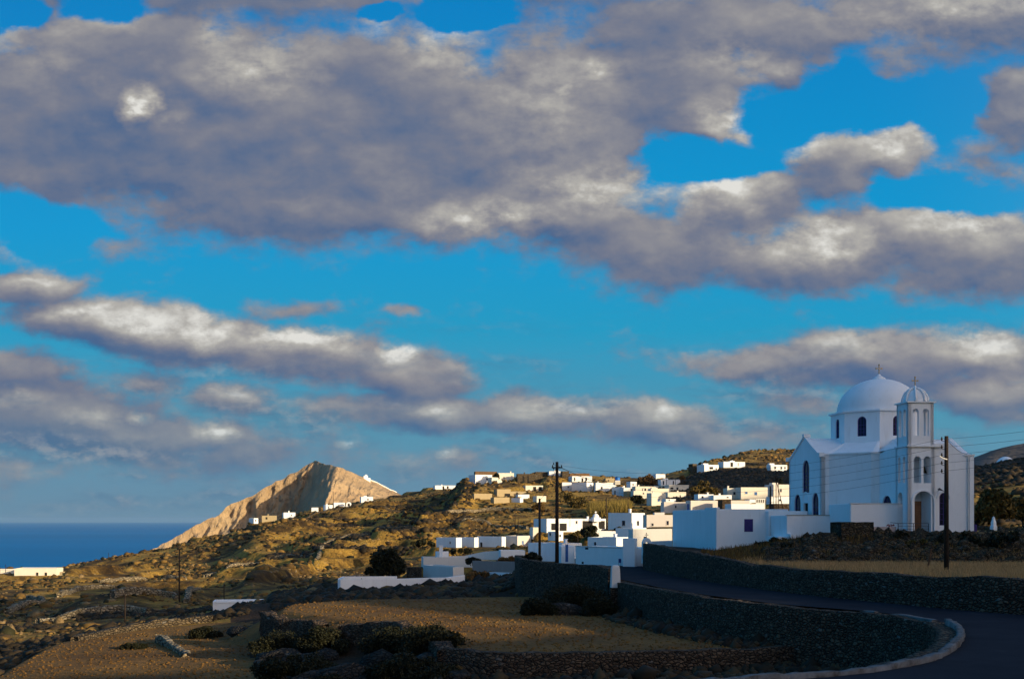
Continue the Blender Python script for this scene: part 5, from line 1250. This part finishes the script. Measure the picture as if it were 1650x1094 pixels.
# white path zigzagging down the mountain shoulder, and its chapel
def ridge_pt(px):   # crest of the mountain by photo column
    pxs = CX + F * MG[:, 0, 0] / MG[:, 0, 1]; i = int(np.argmin(np.abs(pxs - px))); return Vector(MG[i, 0])
pw = MB()
rp = [ridge_pt(p) for p in (593, 600, 607, 614, 621, 628, 634, 640)]
for a_, b_ in zip(rp[:-1], rp[1:]):
    d_ = (b_ - a_); pw.add([a_ + Vector((0, -2.5, -.6)), b_ + Vector((0, -2.5, -.6)), b_ + Vector((0, -2.3, .7)), a_ + Vector((0, -2.3, .7)), b_ + Vector((0, 1.5, .7)), a_ + Vector((0, 1.5, .7))], [(0, 1, 2, 3), (3, 2, 4, 5)])
tag(pw.build('path_wall', 'old_whitewash'), 'white wall of the zigzag path on the right shoulder of the mountain', 'wall')
cp = ridge_pt(590); mc = empty('mountain_chapel', (cp.x, cp.y - 4, cp.z - 1), R(20), 'white chapel high on the right shoulder of the rocky mountain', 'chapel'); mc.scale = (.75, .75, .8)
MB().box(-4.2, 3.2, -3, 4, -6, 4.6).build('wall', 'whitewash', mc, bevel=.2); MB().lathe([(2.6 * math.cos(R(a_)), 4.6 + 2.2 * math.sin(R(a_))) for a_ in range(0, 90, 10)], 20).build('dome', 'whitewash', mc, smooth=True); MB().box(3.2, 7.5, -2, 4, -7, 1.2).build('annex', 'whitewash', mc, bevel=.15)

# ------------------------------------------------------------------ far hill on the right
fx = np.linspace(1440, 3000, 90); fd = np.linspace(620, 1300, 50)
FX, FD = np.meshgrid(fx, fd, indexing='ij')
cr = np.interp(FX, [1440, 1520, 1570, 1605, 1650, 1800, 2300, 3000], [815, 760, 735, 722, 713, 690, 700, 760])
zc = -(cr - CY) / F * 900
Zf = -10 + (zc + 10) * np.interp(FD, [620, 760, 900, 1060, 1300], [.0, .6, 1, .6, -.8])
XF = (FX - CX) / F * FD; Zf = Zf + fbm(XF / 60., FD / 60., 4) * 5 * (FD < 880) + fbm(XF / 20., FD / 30., 3) * 1.2
idx = np.arange(FX.size).reshape(FX.shape); Fs = np.stack([idx[:-1, :-1], idx[:-1, 1:], idx[1:, 1:], idx[1:, :-1]], -1).reshape(-1, 4)
fh = np_mesh('far_hill', np.stack([XF, FD, Zf], -1).reshape(-1, 3), Fs, 'far_hill_earth'); fh['kind'] = 'structure'

# ------------------------------------------------------------------ scrub, stones, grass (countless)
def ico(sub=1):
    bm = bmesh.new(); bmesh.ops.create_icosphere(bm, subdivisions=sub, radius=1); V_ = np.array([v.co[:] for v in bm.verts]); F_ = np.array([[v.index for v in f.verts] for f in bm.faces]); bm.free(); return V_, F_
IV, IF = ico(1); IV2, IF2 = ico(2)
def scatter_blobs(name, xs, ys, zs, rs, squash, m_, jit=.28, smooth=False, base=(IV, IF)):
    V0, F0 = base; n = len(xs); nv = len(V0)
    J = 1 + rng.uniform(-jit, jit, (n, nv, 1)) * 1.4; ang = rng.uniform(0, 6.28, n); c_, s_ = np.cos(ang)[:, None], np.sin(ang)[:, None]
    V_ = V0[None] * J; X = V_[..., 0] * c_ - V_[..., 1] * s_; Y = (V_[..., 0] * s_ + V_[..., 1] * c_) * rng.uniform(.6, 1, (n, 1)); Z = V_[..., 2] * squash[:, None]
    P_ = np.stack([X, Y, Z], -1) * rs[:, None, None] + np.stack([xs, ys, zs], -1)[:, None]
    F_ = (F0[None] + (np.arange(n) * nv)[:, None, None]).reshape(-1, 3)
    return np_mesh(name, P_.reshape(-1, 3), F_, m_, smooth=smooth)
def sample(n, px0, px1, d0, d1, pw=1.0):
    px = rng.uniform(px0, px1, n); d = d0 + (d1 - d0) * rng.random(n) ** pw; x = (px - CX) / F * d; return x, d, px
def clear(x, y, px):
    ok = np.ones(len(x), bool)
    for (spec, C_, th, a, b, zb, zt) in HOUSES:
        lx = (x - C_[0]) * math.cos(th) + (y - C_[1]) * math.sin(th); ly = -(x - C_[0]) * math.sin(th) + (y - C_[1]) * math.cos(th)
        ok &= ~((lx > -1.0) & (lx < b + 1.0) & (ly > -2.2) & (ly < a + 1.))
    ok &= ~((px > 850) & (y < 122))
    ok &= ~((px > 1040) & (px < 1590) & (y < 128))
    return ok
x, y, px = sample(60000, -150, 1780, 106, 560, .8); ok = clear(x, y, px)
dn = fbm(x / 22., y / 22. + 7, 4) + fbm(x / 6., y / 6., 2) * .5; ok &= (dn > .05) | (rng.random(len(x)) < .12)
ok &= ~((px > 905) & (px < 1240) & (rng.random(len(x)) < .55)); ok &= ~((px > 1540) & (rng.random(len(x)) < .75))
x, y = x[ok], y[ok]; z = ground(x.copy(), y.copy()); r_ = rng.gamma(1.7, .15, len(x)) * (.6 + y / 420) + .08; r_ = np.minimum(r_, 1.1)
half = int(len(x) * .8)
tag(scatter_blobs('hillside_scrub', x[:half], y[:half], z[:half] + r_[:half] * .1, r_[:half], rng.uniform(.45, .8, half), 'scrub_leaves'), 'dry scrub bushes dotting the hillside', 'scrub', kind='stuff')
tag(scatter_blobs('hillside_scrub', x[half:], y[half:], z[half:] + r_[half:] * .1, r_[half:] * .9, rng.uniform(.5, .9, len(x) - half), 'dark_leaves'), 'darker scrub in the hollows of the hillside', 'scrub', kind='stuff')
def shade_scrub(n, px0, px1, d0, d1, label, r0=.14, thr=-.2):  # adds near-black clumps over shaded ground to deepen its shade
    x, y, px = sample(n, px0, px1, d0, d1); ok = clear(x, y, px) & (fbm(x / 9., y / 9. + 2, 3) > thr)
    edge_ = np.interp(px, [-400, 0, 100, 250, 330, 395, 900], [52, 73, 91, 103, 105, 103, 105]); ok &= y > edge_
    x, y = x[ok], y[ok]; z = ground(x.copy(), y.copy()); r_ = rng.gamma(2, r0, len(x)) + .12
    tag(scatter_blobs('dark_shade_scrub', x, y, z, np.minimum(r_, 1.1), rng.uniform(.5, .9, len(x)), 'shade_dark_leaves', .3), label, 'shade_scrub', kind='stuff')
shade_scrub(13000, -300, 400, 52, 140, 'dark heath added to deepen the shade in the hollow beyond the left field', thr=-.12, r0=.085)
shade_scrub(8500, 440, 850, 103, 150, 'dark heath added as shade on the bank between the brown field and the long white wall', r0=.10, thr=-.5)
shade_scrub(7000, 1050, 1275, 335, 432, 'dark heath added to deepen the shade of the far slope', r0=.3, thr=-.5)
shade_scrub(5000, 1560, 1800, 150, 300, 'dark heath added as shade on the hill right of the church', r0=.26, thr=-.15)
shade_scrub(7000, 430, 760, 260, 420, 'patches of dark heath added as shade on the slope left of the knoll', r0=.24, thr=.05)
x, y, px = sample(5500, -100, 900, 108, 480, .8); ok = clear(x, y, px); dn = fbm(x / 16. + 5, y / 16., 4); ok &= dn > .12
x, y = x[ok], y[ok]; z = ground(x.copy(), y.copy()); r_ = rng.gamma(1.5, .16, len(x)) + .06
tag(scatter_blobs('hillside_rocks', x, y, z, np.minimum(r_, 1.3), rng.uniform(.5, 1.0, len(x)), 'rock', .3), 'pale broken rocks lying over the slope', 'rocks', kind='stuff')
# clods and stubble in the fields
x, y, px = sample(11000, -60, 1300, 40, 101, 1.); f1_ = (poly_sd(x, y, F1) > .5) & (poly_sd(x, y, PL1) < -1.2); fl_ = (px < 400) & (y < np.interp(px, [-60, 0, 100, 250, 400], [60, 70, 88, 99, 99])); ok = f1_ | fl_
x, y = x[ok], y[ok]; z = ground(x.copy(), y.copy()); r_ = rng.uniform(.03, .11, len(x))
tag(scatter_blobs('field_clods', x, y, z + .02, r_, rng.uniform(.5, 1., len(x)), 'field_soil', .3), 'clods of brown earth over the ploughed fields', 'soil', kind='stuff')
# rubble along the dark banks
x, y, px = sample(3800, 1235, 1720, 80.5, 86.5); ok = poly_sd(x, y, PL2) > .5; x, y, px = x[ok], y[ok], px[ok]; z = ground(x.copy(), y.copy()); r_ = rng.gamma(2, .09, len(x)) + .05
ok = ~((px > 1350) & (px < 1412) & (y > 84.0)); x, y, z, r_ = x[ok], y[ok], z[ok], r_[ok]
tag(scatter_blobs('bank_rubble', x, y, z, np.minimum(r_, .5), rng.uniform(.5, 1.1, len(x)), 'pier_stone', .3), 'loose stones and clumps on the dark bank under the church', 'rubble', kind='stuff')

def blades(name, x, y, z, h, wd, m_, label, cat):
    n = len(x); a_ = rng.uniform(0, 6.28, n); lx, ly = np.cos(a_) * wd, np.sin(a_) * wd; tx, ty = rng.normal(0, .25, n) * h, rng.normal(0, .25, n) * h
    V_ = np.stack([np.stack([x - lx, y - ly, z], -1), np.stack([x + lx, y + ly, z], -1), np.stack([x + tx, y + ty, z + h], -1)], 1).reshape(-1, 3)
    o = np_mesh(name, V_, np.arange(n * 3).reshape(-1, 3), m_, smooth=False); return tag(o, label, cat, kind='stuff')
x, y, px = sample(70000, 1130, 1720, 56, 84, .8); s_ = poly_sd(x, y, PL2); ok = (s_ > .55) & (y < np.interp(px, [1130, 1240, 1720], [92, 83, 82])); x, y = x[ok], y[ok]
blades('golden_grass', x, y, ground(x.copy(), y.copy()) - .02, rng.uniform(.12, .42, len(x)), .02, 'dry_grass_blades', 'dry golden grass strip above the roadside wall', 'grass')
x, y, px = sample(26000, 1130, 1720, 81, 97, 1.); s_ = poly_sd(x, y, PL2); ok = (s_ > .5) & (y < np.interp(px, [1130, 1240, 1310, 1720], [97, 92, 86, 84])); x, y = x[ok], y[ok]
blades('bank_grass', x, y, ground(x.copy(), y.copy()) - .02, rng.uniform(.1, .5, len(x)), .03, 'scrub_leaves', 'olive weeds on the bank below the white outbuilding', 'weeds')

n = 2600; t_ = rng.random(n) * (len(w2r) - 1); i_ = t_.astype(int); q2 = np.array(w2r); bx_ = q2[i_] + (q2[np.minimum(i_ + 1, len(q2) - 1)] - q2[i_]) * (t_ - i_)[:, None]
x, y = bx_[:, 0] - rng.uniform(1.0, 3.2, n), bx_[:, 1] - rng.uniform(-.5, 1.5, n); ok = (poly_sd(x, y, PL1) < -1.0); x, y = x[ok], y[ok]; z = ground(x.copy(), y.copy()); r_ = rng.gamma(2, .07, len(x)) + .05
tag(scatter_blobs('wall_foot_weeds', x, y, z, r_, rng.uniform(.5, 1.2, len(x)), 'shade_dark_leaves', .3), 'dark weeds and stones along the foot of the road wall', 'weeds', kind='stuff')
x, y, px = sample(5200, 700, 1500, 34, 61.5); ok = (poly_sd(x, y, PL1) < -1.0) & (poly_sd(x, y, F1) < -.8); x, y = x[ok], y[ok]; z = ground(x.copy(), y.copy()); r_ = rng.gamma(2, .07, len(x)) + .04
tag(scatter_blobs('hollow_weeds', x, y, z, r_, rng.uniform(.5, 1.2, len(x)), 'shade_dark_leaves', .3), 'dark weeds in the hollow inside the road bend', 'weeds', kind='stuff')

# ------------------------------------------------------------------ trees and bushes
def leaf_cloud(centers, radii, n_per, size, squash=.8):
    V_ = []
    for (cx_, cy_, cz_), r_ in zip(centers, radii):
        n = int(n_per); d_ = rng.normal(size=(n, 3)); d_ /= np.linalg.norm(d_, axis=1)[:, None]; rr = r_ * rng.uniform(.35, 1.08, n) ** .6
        P_ = d_ * rr[:, None] * np.array([1, 1, squash]) + np.array([cx_, cy_, cz_])
        a_ = rng.normal(size=(n, 3)); a_ /= np.linalg.norm(a_, axis=1)[:, None]; b_ = np.cross(a_, rng.normal(size=(n, 3))); b_ /= np.linalg.norm(b_, axis=1)[:, None]
        s_ = size * rng.uniform(.5, 1.4, n)[:, None]
        V_.append(np.stack([P_ - a_ * s_, P_ + b_ * s_ * .6, P_ + a_ * s_, P_ - b_ * s_ * .6], 1))
    V_ = np.concatenate(V_); n = len(V_); return V_.reshape(-1, 3), np.arange(n * 4).reshape(-1, 4)
def tree(px, d, yb, wpx, hpx, m_, label, name='tree', cat='tree', lean=0., trunk=.28, clumps=16, per=150, size=.22, group=None, z=None, open_=.0):
    s_ = d / F; w_ = wpx * s_ / 2; h_ = hpx * s_; X, Y = xz(px, d); zb = -(yb - CY) / F * d if z is None else z
    root = empty(name, (X, Y, zb), rng.uniform(0, 6.28), label, cat, group)
    tr = MB(); top = Vector((lean * h_, 0, h_ * .5)); r0 = max(.06, h_ * .045)
    tr.tube([(0, 0, -.4), (lean * h_ * .3, 0, h_ * trunk * .6), tuple(top)], r0, 8, r0 * .45)
    cs, rs = [], []
    for i in range(clumps):
        a_ = rng.uniform(0, 6.28); rr = w_ * .70 * math.sqrt(rng.uniform(.03, 1)); hh = h_ * (trunk + (1 - trunk) * rng.uniform(.18, .86)); k_ = 1 - max(0, (hh / h_ - .62)) * 1.5
        c_ = (math.cos(a_) * rr * k_ + lean * h_, math.sin(a_) * rr * k_, hh); cs.append(c_); rs.append(w_ * rng.uniform(.24, .42))
        if i < 7: tr.tube([tuple(top * .55), tuple((top * .5 + Vector(c_) * .6)), c_], r0 * .5, 5, r0 * .12)
    tr.build('trunk', 'bark', root)
    V_, F_ = leaf_cloud(cs, rs, per, size, .85); np_mesh('crown', V_, F_, m_, root, smooth=False); return root
def bush(px, d, yb, wpx, hpx, m_, label, name='bush', size=.12, clumps=12, per=120, group=None, cat='bush', z=None, depth=None):
    s_ = d / F; w_ = wpx * s_ / 2; h_ = hpx * s_; X, Y = xz(px, d); zb = -(yb - CY) / F * d if z is None else z
    root = empty(name, (X, Y, zb), 0, label, cat, group); cs, rs = [], []
    tr = MB(); dp_ = depth or w_ * .7
    for i in range(clumps):
        u_ = rng.uniform(-1, 1); v_ = rng.uniform(-1, 1); top_ = h_ * (1 - .5 * u_ * u_) * rng.uniform(.35, 1.); c_ = (u_ * w_ * .85, v_ * dp_ * .8, top_ * .85); cs.append(c_); rs.append(max(.18, min(w_, h_) * rng.uniform(.3, .48)))
        tr.tube([(c_[0] * .4, c_[1] * .4, -.3), (c_[0] * .8, c_[1] * .8, c_[2] * .5), c_], .05 + h_ * .012, 5, .02)
    tr.build('stem', 'bark', root); V_, F_ = leaf_cloud(cs, rs, per, size, .8)
    V_[:, 2] = np.maximum(V_[:, 2], -.25); np_mesh('foliage', V_, F_, m_, root, smooth=False); return root
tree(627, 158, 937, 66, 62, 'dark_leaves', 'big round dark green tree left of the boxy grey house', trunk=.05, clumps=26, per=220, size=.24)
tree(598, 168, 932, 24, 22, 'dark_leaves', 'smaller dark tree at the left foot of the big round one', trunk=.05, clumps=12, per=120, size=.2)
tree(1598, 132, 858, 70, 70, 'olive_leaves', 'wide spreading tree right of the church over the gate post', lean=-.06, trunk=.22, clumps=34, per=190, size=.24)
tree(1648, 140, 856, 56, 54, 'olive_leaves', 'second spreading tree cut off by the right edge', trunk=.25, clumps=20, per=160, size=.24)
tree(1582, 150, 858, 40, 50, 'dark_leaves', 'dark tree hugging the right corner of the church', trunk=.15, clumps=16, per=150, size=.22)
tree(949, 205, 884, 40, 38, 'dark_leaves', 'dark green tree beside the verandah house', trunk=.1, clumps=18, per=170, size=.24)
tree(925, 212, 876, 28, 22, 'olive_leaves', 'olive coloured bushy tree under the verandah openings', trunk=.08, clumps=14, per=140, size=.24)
bush(870, 200, 886, 42, 14, 'olive_leaves', 'low olive hedge between the poles and the cube house', size=.22)
for i, (px, d, yb, w_, h_, m_, lab) in enumerate([
 (1047, 415, 784, 30, 20, 'rusty_leaves', 'brownish tree on the skyline where the village meets the far slope'),
 (1034, 420, 782, 20, 13, 'rusty_leaves', 'low brownish tree left of the skyline tree'),
 (1132, 330, 800, 28, 26, 'olive_leaves', 'round olive tree in the middle of the village below the dark slope'),
 (1118, 322, 802, 20, 18, 'olive_leaves', 'olive tree left of the round olive one in the village'),
 (1150, 318, 801, 22, 15, 'olive_leaves', 'small gold olive tree right of the round one in the village'),
 (1058, 300, 832, 20, 9, 'dark_leaves', 'dark shrub at the foot of the tall house with the garage'),
 (1028, 290, 812, 26, 13, 'dark_leaves', 'dark hedge tree under the arched loggia house'),
 (913, 355, 816, 34, 22, 'olive_leaves', 'olive tree just right of the tall pole on the mid slope'),
 (932, 340, 826, 40, 24, 'olive_leaves', 'broad olive tree on the slope above the verandah house'),
 (900, 345, 830, 26, 18, 'scrub_leaves', 'scrubby olive tree crossed by the tall pole'),
 (800, 424, 772, 14, 9, 'dark_leaves', 'dark bush tree between the two knoll houses'),
 (1098, 408, 775, 14, 8, 'rusty_leaves', 'little rusty tree right of the topmost pale house'),
 (868, 330, 823, 26, 12, 'scrub_leaves', 'scrub tree left of the tall pole at mid slope'),
 (1256, 330, 783, 20, 10, 'dark_leaves', 'dark shrub tree behind the masts')]):
    tree(px, d, yb, w_, h_, m_, lab, trunk=.08, clumps=12, per=110, size=.34 if d > 280 else .25, group='trees in the village')
# reed thicket
n = 9000; px_ = rng.uniform(950, 1014, n); d_ = rng.uniform(300, 330, n); X = (px_ - CX) / F * d_; Zg = ground(X.copy(), d_.copy())
rd = blades('reed_thicket', X, d_, Zg - .1, rng.uniform(1.4, 3.6, n), .09, 'golden_reeds', 'golden reed thicket in the middle of the village', 'reeds')
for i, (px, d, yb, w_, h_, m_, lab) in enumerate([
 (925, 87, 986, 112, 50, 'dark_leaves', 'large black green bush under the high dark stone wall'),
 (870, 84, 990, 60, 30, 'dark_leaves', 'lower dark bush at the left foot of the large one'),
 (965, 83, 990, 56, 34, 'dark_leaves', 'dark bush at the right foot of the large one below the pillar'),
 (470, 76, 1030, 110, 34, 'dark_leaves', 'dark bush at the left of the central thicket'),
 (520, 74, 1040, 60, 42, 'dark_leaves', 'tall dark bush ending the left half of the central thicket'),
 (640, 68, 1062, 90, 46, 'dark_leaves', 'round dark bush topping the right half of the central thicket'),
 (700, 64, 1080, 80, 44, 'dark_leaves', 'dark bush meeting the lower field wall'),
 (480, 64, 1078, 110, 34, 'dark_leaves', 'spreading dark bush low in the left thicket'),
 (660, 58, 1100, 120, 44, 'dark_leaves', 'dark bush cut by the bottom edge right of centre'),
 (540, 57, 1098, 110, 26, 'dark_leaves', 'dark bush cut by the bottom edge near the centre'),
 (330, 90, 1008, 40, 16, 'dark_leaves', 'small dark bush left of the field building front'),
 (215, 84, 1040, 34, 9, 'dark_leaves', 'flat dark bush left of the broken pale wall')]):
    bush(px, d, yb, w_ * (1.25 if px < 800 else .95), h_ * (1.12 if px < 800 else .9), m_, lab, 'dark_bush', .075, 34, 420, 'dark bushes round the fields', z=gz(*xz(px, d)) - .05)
for i, (px, d, yb, w_, h_, m_, lab) in enumerate([
 (1540, 83.6, 885, 90, 28, 'dark_leaves', 'dark bush spreading on the bank behind the tall pole'),
 (1620, 83.0, 886, 90, 26, 'dark_leaves', 'dark bush on the bank at the right edge'),
 (1450, 85.0, 872, 26, 18, 'dark_leaves', 'dark bush at the end of the pinkish planter wall'),
 (1300, 85.5, 890, 90, 24, 'dark_leaves', 'dark bush on the bank left of the square stone block'),
 (1245, 90.5, 885, 50, 20, 'dark_leaves', 'dark bush creeping up to the stepped white wall'),
 (1425, 84.2, 884, 40, 10, 'olive_leaves', 'low brownish bush below the planter wall'),
 (1480, 83.8, 884, 60, 14, 'olive_leaves', 'olive brown bush on the bank under the railing'),
 (820, 163, 908, 34, 12, 'rusty_leaves', 'rusty bush on top of the beige yard wall'),
 (762, 166, 908, 22, 10, 'dark_leaves', 'dark bush left of the beige yard wall'),
 (740, 200, 892, 60, 10, 'dark_leaves', 'dark hedge in front of the joined white row'),
 (858, 108, 905, 26, 14, 'dark_leaves', 'thin dark shrub on the corner of the high stone wall'),
 (775, 150, 932, 46, 14, 'rusty_leaves', 'brown bush on the bank right of the boxy house'),
 (680, 230, 882, 44, 12, 'dark_leaves', 'dark hedge left of the joined white row')]):
    bush(px, d, yb, w_, h_, m_, lab, 'bush', .13 if d < 100 else .2, 12, 130, 'bushes on the banks')
# dark rock outcrops in the thicket between the fields
for i, (px, d, r_, lab) in enumerate([(455, 72, 1.0, 'dark rock outcrop left of the central thicket'), (500, 69, 1.3, 'larger dark rock among the left bushes'), (612, 66, 1.1, 'dark boulder before the middle bushes'), (690, 62, .9, 'dark boulder beside the lower field wall end'),
 (735, 57.5, .7, 'small dark boulder at the left end of the lowest wall'), (560, 61, 1.2, 'broad dark rock low in the centre thicket'), (905, 84, 1.1, 'dark rock under the big bush by the high wall'), (385, 88, .8, 'dark rock at the front of the field building')]):
    V_, F_ = IV2.copy(), IF2; q = np.round(V_ * 1.6 + rng.normal(0, .25, V_.shape), 1) / 1.6; V_ = V_ * .5 + q * .5; V_ = V_ * np.array([r_ * rng.uniform(1., 1.8), r_ * rng.uniform(.7, 1.1), r_ * rng.uniform(.5, .9)])
    o = np_mesh('boulder', V_, F_, 'black_stone', smooth=False); x_, y_ = xz(px, d); o.location = (x_, y_, gz(x_, y_) + r_ * .12); o.rotation_euler = (0, 0, rng.uniform(0, 6.28)); tag(o, lab, 'rock', 'dark rocks round the fields')
# many lesser rocks strewn through the thicket: copies that nothing tells apart
proto_rocks = [o for o in COL.objects if o.name.startswith('boulder')][:4]
for i in range(46):
    px, d = rng.uniform(415, 735), rng.uniform(57, 84); x_, y_ = xz(px, d)
    if poly_sd(np.array([x_]), np.array([y_]), F1)[0] > -.3: continue
    o = proto_rocks[i % 4].copy(); COL.objects.link(o); s_ = rng.uniform(.25, .75); o.scale = (s_ * 1.2, s_, s_ * rng.uniform(.7, 1.5)); o.location = (x_, y_, gz(x_, y_) + s_ * .15); o.rotation_euler = (rng.uniform(-.3, .3), 0, rng.uniform(0, 6.28))
    o['label'] = 'small dark rock lying among the thicket bushes between the fields'; o['group'] = 'small rocks in the thicket'
# flowers on the planter wall
fl = MB()
for i in range(16):
    c_ = Vector((*xz(1432 + rng.uniform(-4, 10), 87.5), pz(847.5, 87.5))) + Vector((0, rng.uniform(-.1, .3), rng.uniform(-.05, .12)))
    fl.add([c_ + Vector(q) * .06 for q in ((1, 0, 0), (0, 1, 0), (-1, 0, 0), (0, -1, 0), (0, 0, 1.2), (0, 0, -.8))], [(0, 1, 4), (1, 2, 4), (2, 3, 4), (3, 0, 4), (1, 0, 5), (2, 1, 5), (3, 2, 5), (0, 3, 5)])
tag(fl.build('potted_flowers', 'garden_flowers'), 'dark red flowers along the planter wall by the church', 'flowers')

# ------------------------------------------------------------------ poles, wires, railing
def pole(px, d, yt, yb, r_, label, arms=0, side=-1, insul=0, lean=0., cat='utility pole', name='utility_pole', crossbar=None):
    X, Y = xz(px, d); zb = pz(yb, d); zt = pz(yt, d); h = zt - zb
    root = empty(name, (X, Y, zb), 0, label, cat)
    MB().tube([(0, 0, -.6), (lean * .5, 0, h * .5), (lean, 0, h)], r_, 12, r_ * .72).build('post', 'pole_wood', root, smooth=True)
    for i in range(insul):
        z = h - .28 - i * .46; m_ = MB(); m_.tube([(side * r_ * .6, 0, z - .02), (side * (r_ + .12), 0, z - .02), (side * (r_ + .12), 0, z + .05)], .018, 6); m_.lathe([(.03, z + .02), (.06, z + .06), (.055, z + .13), (.035, z + .17), (.05, z + .2), (.02, z + .23)], 10, side * (r_ + .12), 0); m_.build('insulator', 'ceramic', root)
    if crossbar:
        z, L_ = crossbar; MB().box(-L_, L_, -r_ - .07, -r_ + .01, h - z - .06, h - z + .06).build('crossbar', 'pole_wood', root)
        for s_ in (-1, 1): MB().lathe([(.03, h - z + .06), (.06, h - z + .1), (.04, h - z + .24), (.02, h - z + .26)], 8, s_ * (L_ - .08), -r_ - .03).build('insulator', 'ceramic', root)
    return root, Vector((X, Y, zb)), h
mp, mo, mh = pole(1525, 68, 702.5, 929, .15, 'tall dark wooden pole with side insulators standing in front of the church', insul=5)
br = MB(); br.tube([(0, -.12, mh - 1.35), (-.28, -.14, mh - 1.28), (-.46, -.14, mh - 1.15)], .035, 8); br.build('bracket', 'old_whitewash', mp)
vp, vo, vh = pole(897.5, 111, 744, 908, .19, 'tallest dark pole in the village rising above the skyline', crossbar=(.55, .5), insul=2)
pole(869.5, 140, 803, 908, .17, 'second dark pole left of the tallest village pole')
SMALL = [(289, 150, 884, 978, .10, 'thin pole on the left slope crossing the lit rocks'), (317.5, 300, 871, 896, .10, 'short thin pole high on the left slope'), (201.5, 120, 957, 1012, .09, 'faint thin pole rising from the shaded hollow'),
 (361, 140, 940, 985, .08, 'thin pole behind the flat field building'), (830, 270, 811, 862, .11, 'grey thin pole on the golden slope left of the dark poles'), (835, 255, 835, 863, .09, 'short grey pole right of the thin one on the golden slope'),
 (977, 215, 801, 860, .12, 'brown pole before the verandah house right end'), (1012, 285, 801, 825, .12, 'pale pole in front of the reeds'), (949, 290, 801, 826, .07, 'thin pole above the reeds left end'),
 (9, 345, 909, 919, .09, 'tiny pole at the left edge above the sea'), (175, 372, 890, 906, .09, 'tiny pole on the seaward edge'), (537, 505, 792, 816, .13, 'lone tall pole among the ridge houses'), (931, 190, 862, 884, .08, 'thin grey pole in front of the dark green tree'),
 (1074, 395, 772, 784, .10, 'left one of the two poles against the topmost pale house'), (1088, 395, 770, 783, .10, 'right one of the two poles against the topmost pale house'), (941, 258, 828, 838, .06, 'tiny stick pole on the verandah house roof')]
for px, d, yt, yb_, r_, lab in SMALL: pole(px, d, yt, yb_, r_, lab, name='thin_pole', cat='pole')
for px, yt, lean, lab in ((1241.5, 783, 0, 'thick leftmost mast behind the outbuilding roof'), (1250.5, 762, 0, 'thin tall mast left of the pair behind the outbuilding'), (1254, 770, 0, 'thin mast right of the pair behind the outbuilding'), (1257, 768, 1.25, 'slanting stay mast leaning right behind the outbuilding')):
    pole(px if lean == 0 else 1267, 132, yt, 838, .11 if px < 1245 else .05, lab, lean=-lean if lean else 0, name='mast', cat='mast')
ar = empty('tv_aerial', (*xz(1246, 130), pz(822, 130)), 0, 'rooftop aerial bars crossing the masts behind the outbuilding', 'aerial')
am = MB(); am.tube([(0, 0, -1.), (0, 0, 2.2)], .03, 6)
for z in (.3, .9, 1.5): am.tube([(-.6, 0, z), (1.0, 0, z + .05)], .02, 6)
am.build('bars', 'brown_wood', ar)
def wire(a_, b_, sag, label, r_=.008, n=18, group='power lines along the road'):
    a_, b_ = Vector(a_), Vector(b_); pts = [a_.lerp(b_, i / n) - Vector((0, 0, sag * 4 * (i / n) * (1 - i / n))) for i in range(n + 1)]
    return tag(MB().tube(pts, r_, 5).build('power_line', 'dark_metal'), label, 'wire', group)
nm5 = ['topmost', 'second from the top', 'middle', 'second from the bottom', 'lowest']
for i in range(5):
    s0 = mo + Vector((-.27, 0, mh - .18 - i * .46))
    wire(s0, vo + Vector((.1, -.2, vh - .3 - i * .32)), 1.35 + .12 * i, nm5[i] + ' wire from the church pole down to the village pole')
for i, (yr) in enumerate((684, 697, 708, 717, 727)):
    s0 = mo + Vector((-.27, 0, mh - .18 - i * .46)); e = at(1830, yr - 14, 42); wire(s0, e, .10, nm5[i] + ' wire from the church pole to the right edge', .007)
wire(mo + Vector((.1, 0, mh - .3)), (36.0, 92.35, 5.15), .25, 'short service wire sloping from the pole to the right corner of the church', .016, group=None)
wire(vo + Vector((0, 0, vh - .35)), at(1010, 772, 330), 1.5, 'wire from the tallest village pole back to the upper row', .03, group=None)
wire(vo + Vector((0, 0, vh - .3)), at(869.5, 806, 140), .5, 'wire between the two dark village poles', .02, group=None)
lpst = MB(); lpst.tube([at(1493, 922, 72) + Vector((0, 0, -.3)), at(1500, 884, 72)], .06, 8); tag(lpst.build('leaning_post', 'brown_wood'), 'short wooden post leaning right in the golden grass', 'post')
rl = empty('railing', (*xz(1441, 88.2), -.86), R(5), 'thin metal railing on the terrace wall before the church door', 'railing')
t_ = MB(); L_ = 3.0
for s_ in np.linspace(.3, L_ - .35, 3): MB().tube([(s_, 0, -.2), (s_, 0, .62)], .03, 6).build('post', 'dark_metal', rl)
t_.tube([(-.3, 0, .70), (.3, 0, .63), (L_ - .35, 0, .63)], .022, 6); t_.tube([(.3, 0, .42), (L_ - .35, 0, .42)], .012, 6); t_.tube([(.3, 0, .2), (L_ - .35, 0, .2)], .012, 6); t_.build('rail', 'dark_metal', rl)

# ------------------------------------------------------------------ air between here and the horizon
hz_m = bpy.data.materials.new('haze_air'); hz_m.use_nodes = True; k = NT(hz_m.node_tree); k.n.clear()
pv = k.add('ShaderNodeVolumePrincipled'); pv.inputs['Color'].default_value = (.38, .66, .95, 1); pv.inputs['Density'].default_value = 1.7e-5; pv.inputs['Anisotropy'].default_value = .2
mo_ = k.add('ShaderNodeOutputMaterial'); k.l.new(pv.outputs[0], mo_.inputs['Volume']); MATS['haze_air'] = hz_m
hz = MB().box(-71000, 71000, -71000, 71000, -260, 125).build('haze', 'haze_air'); hz['kind'] = 'stuff'
SC.cycles.volume_bounces = 0
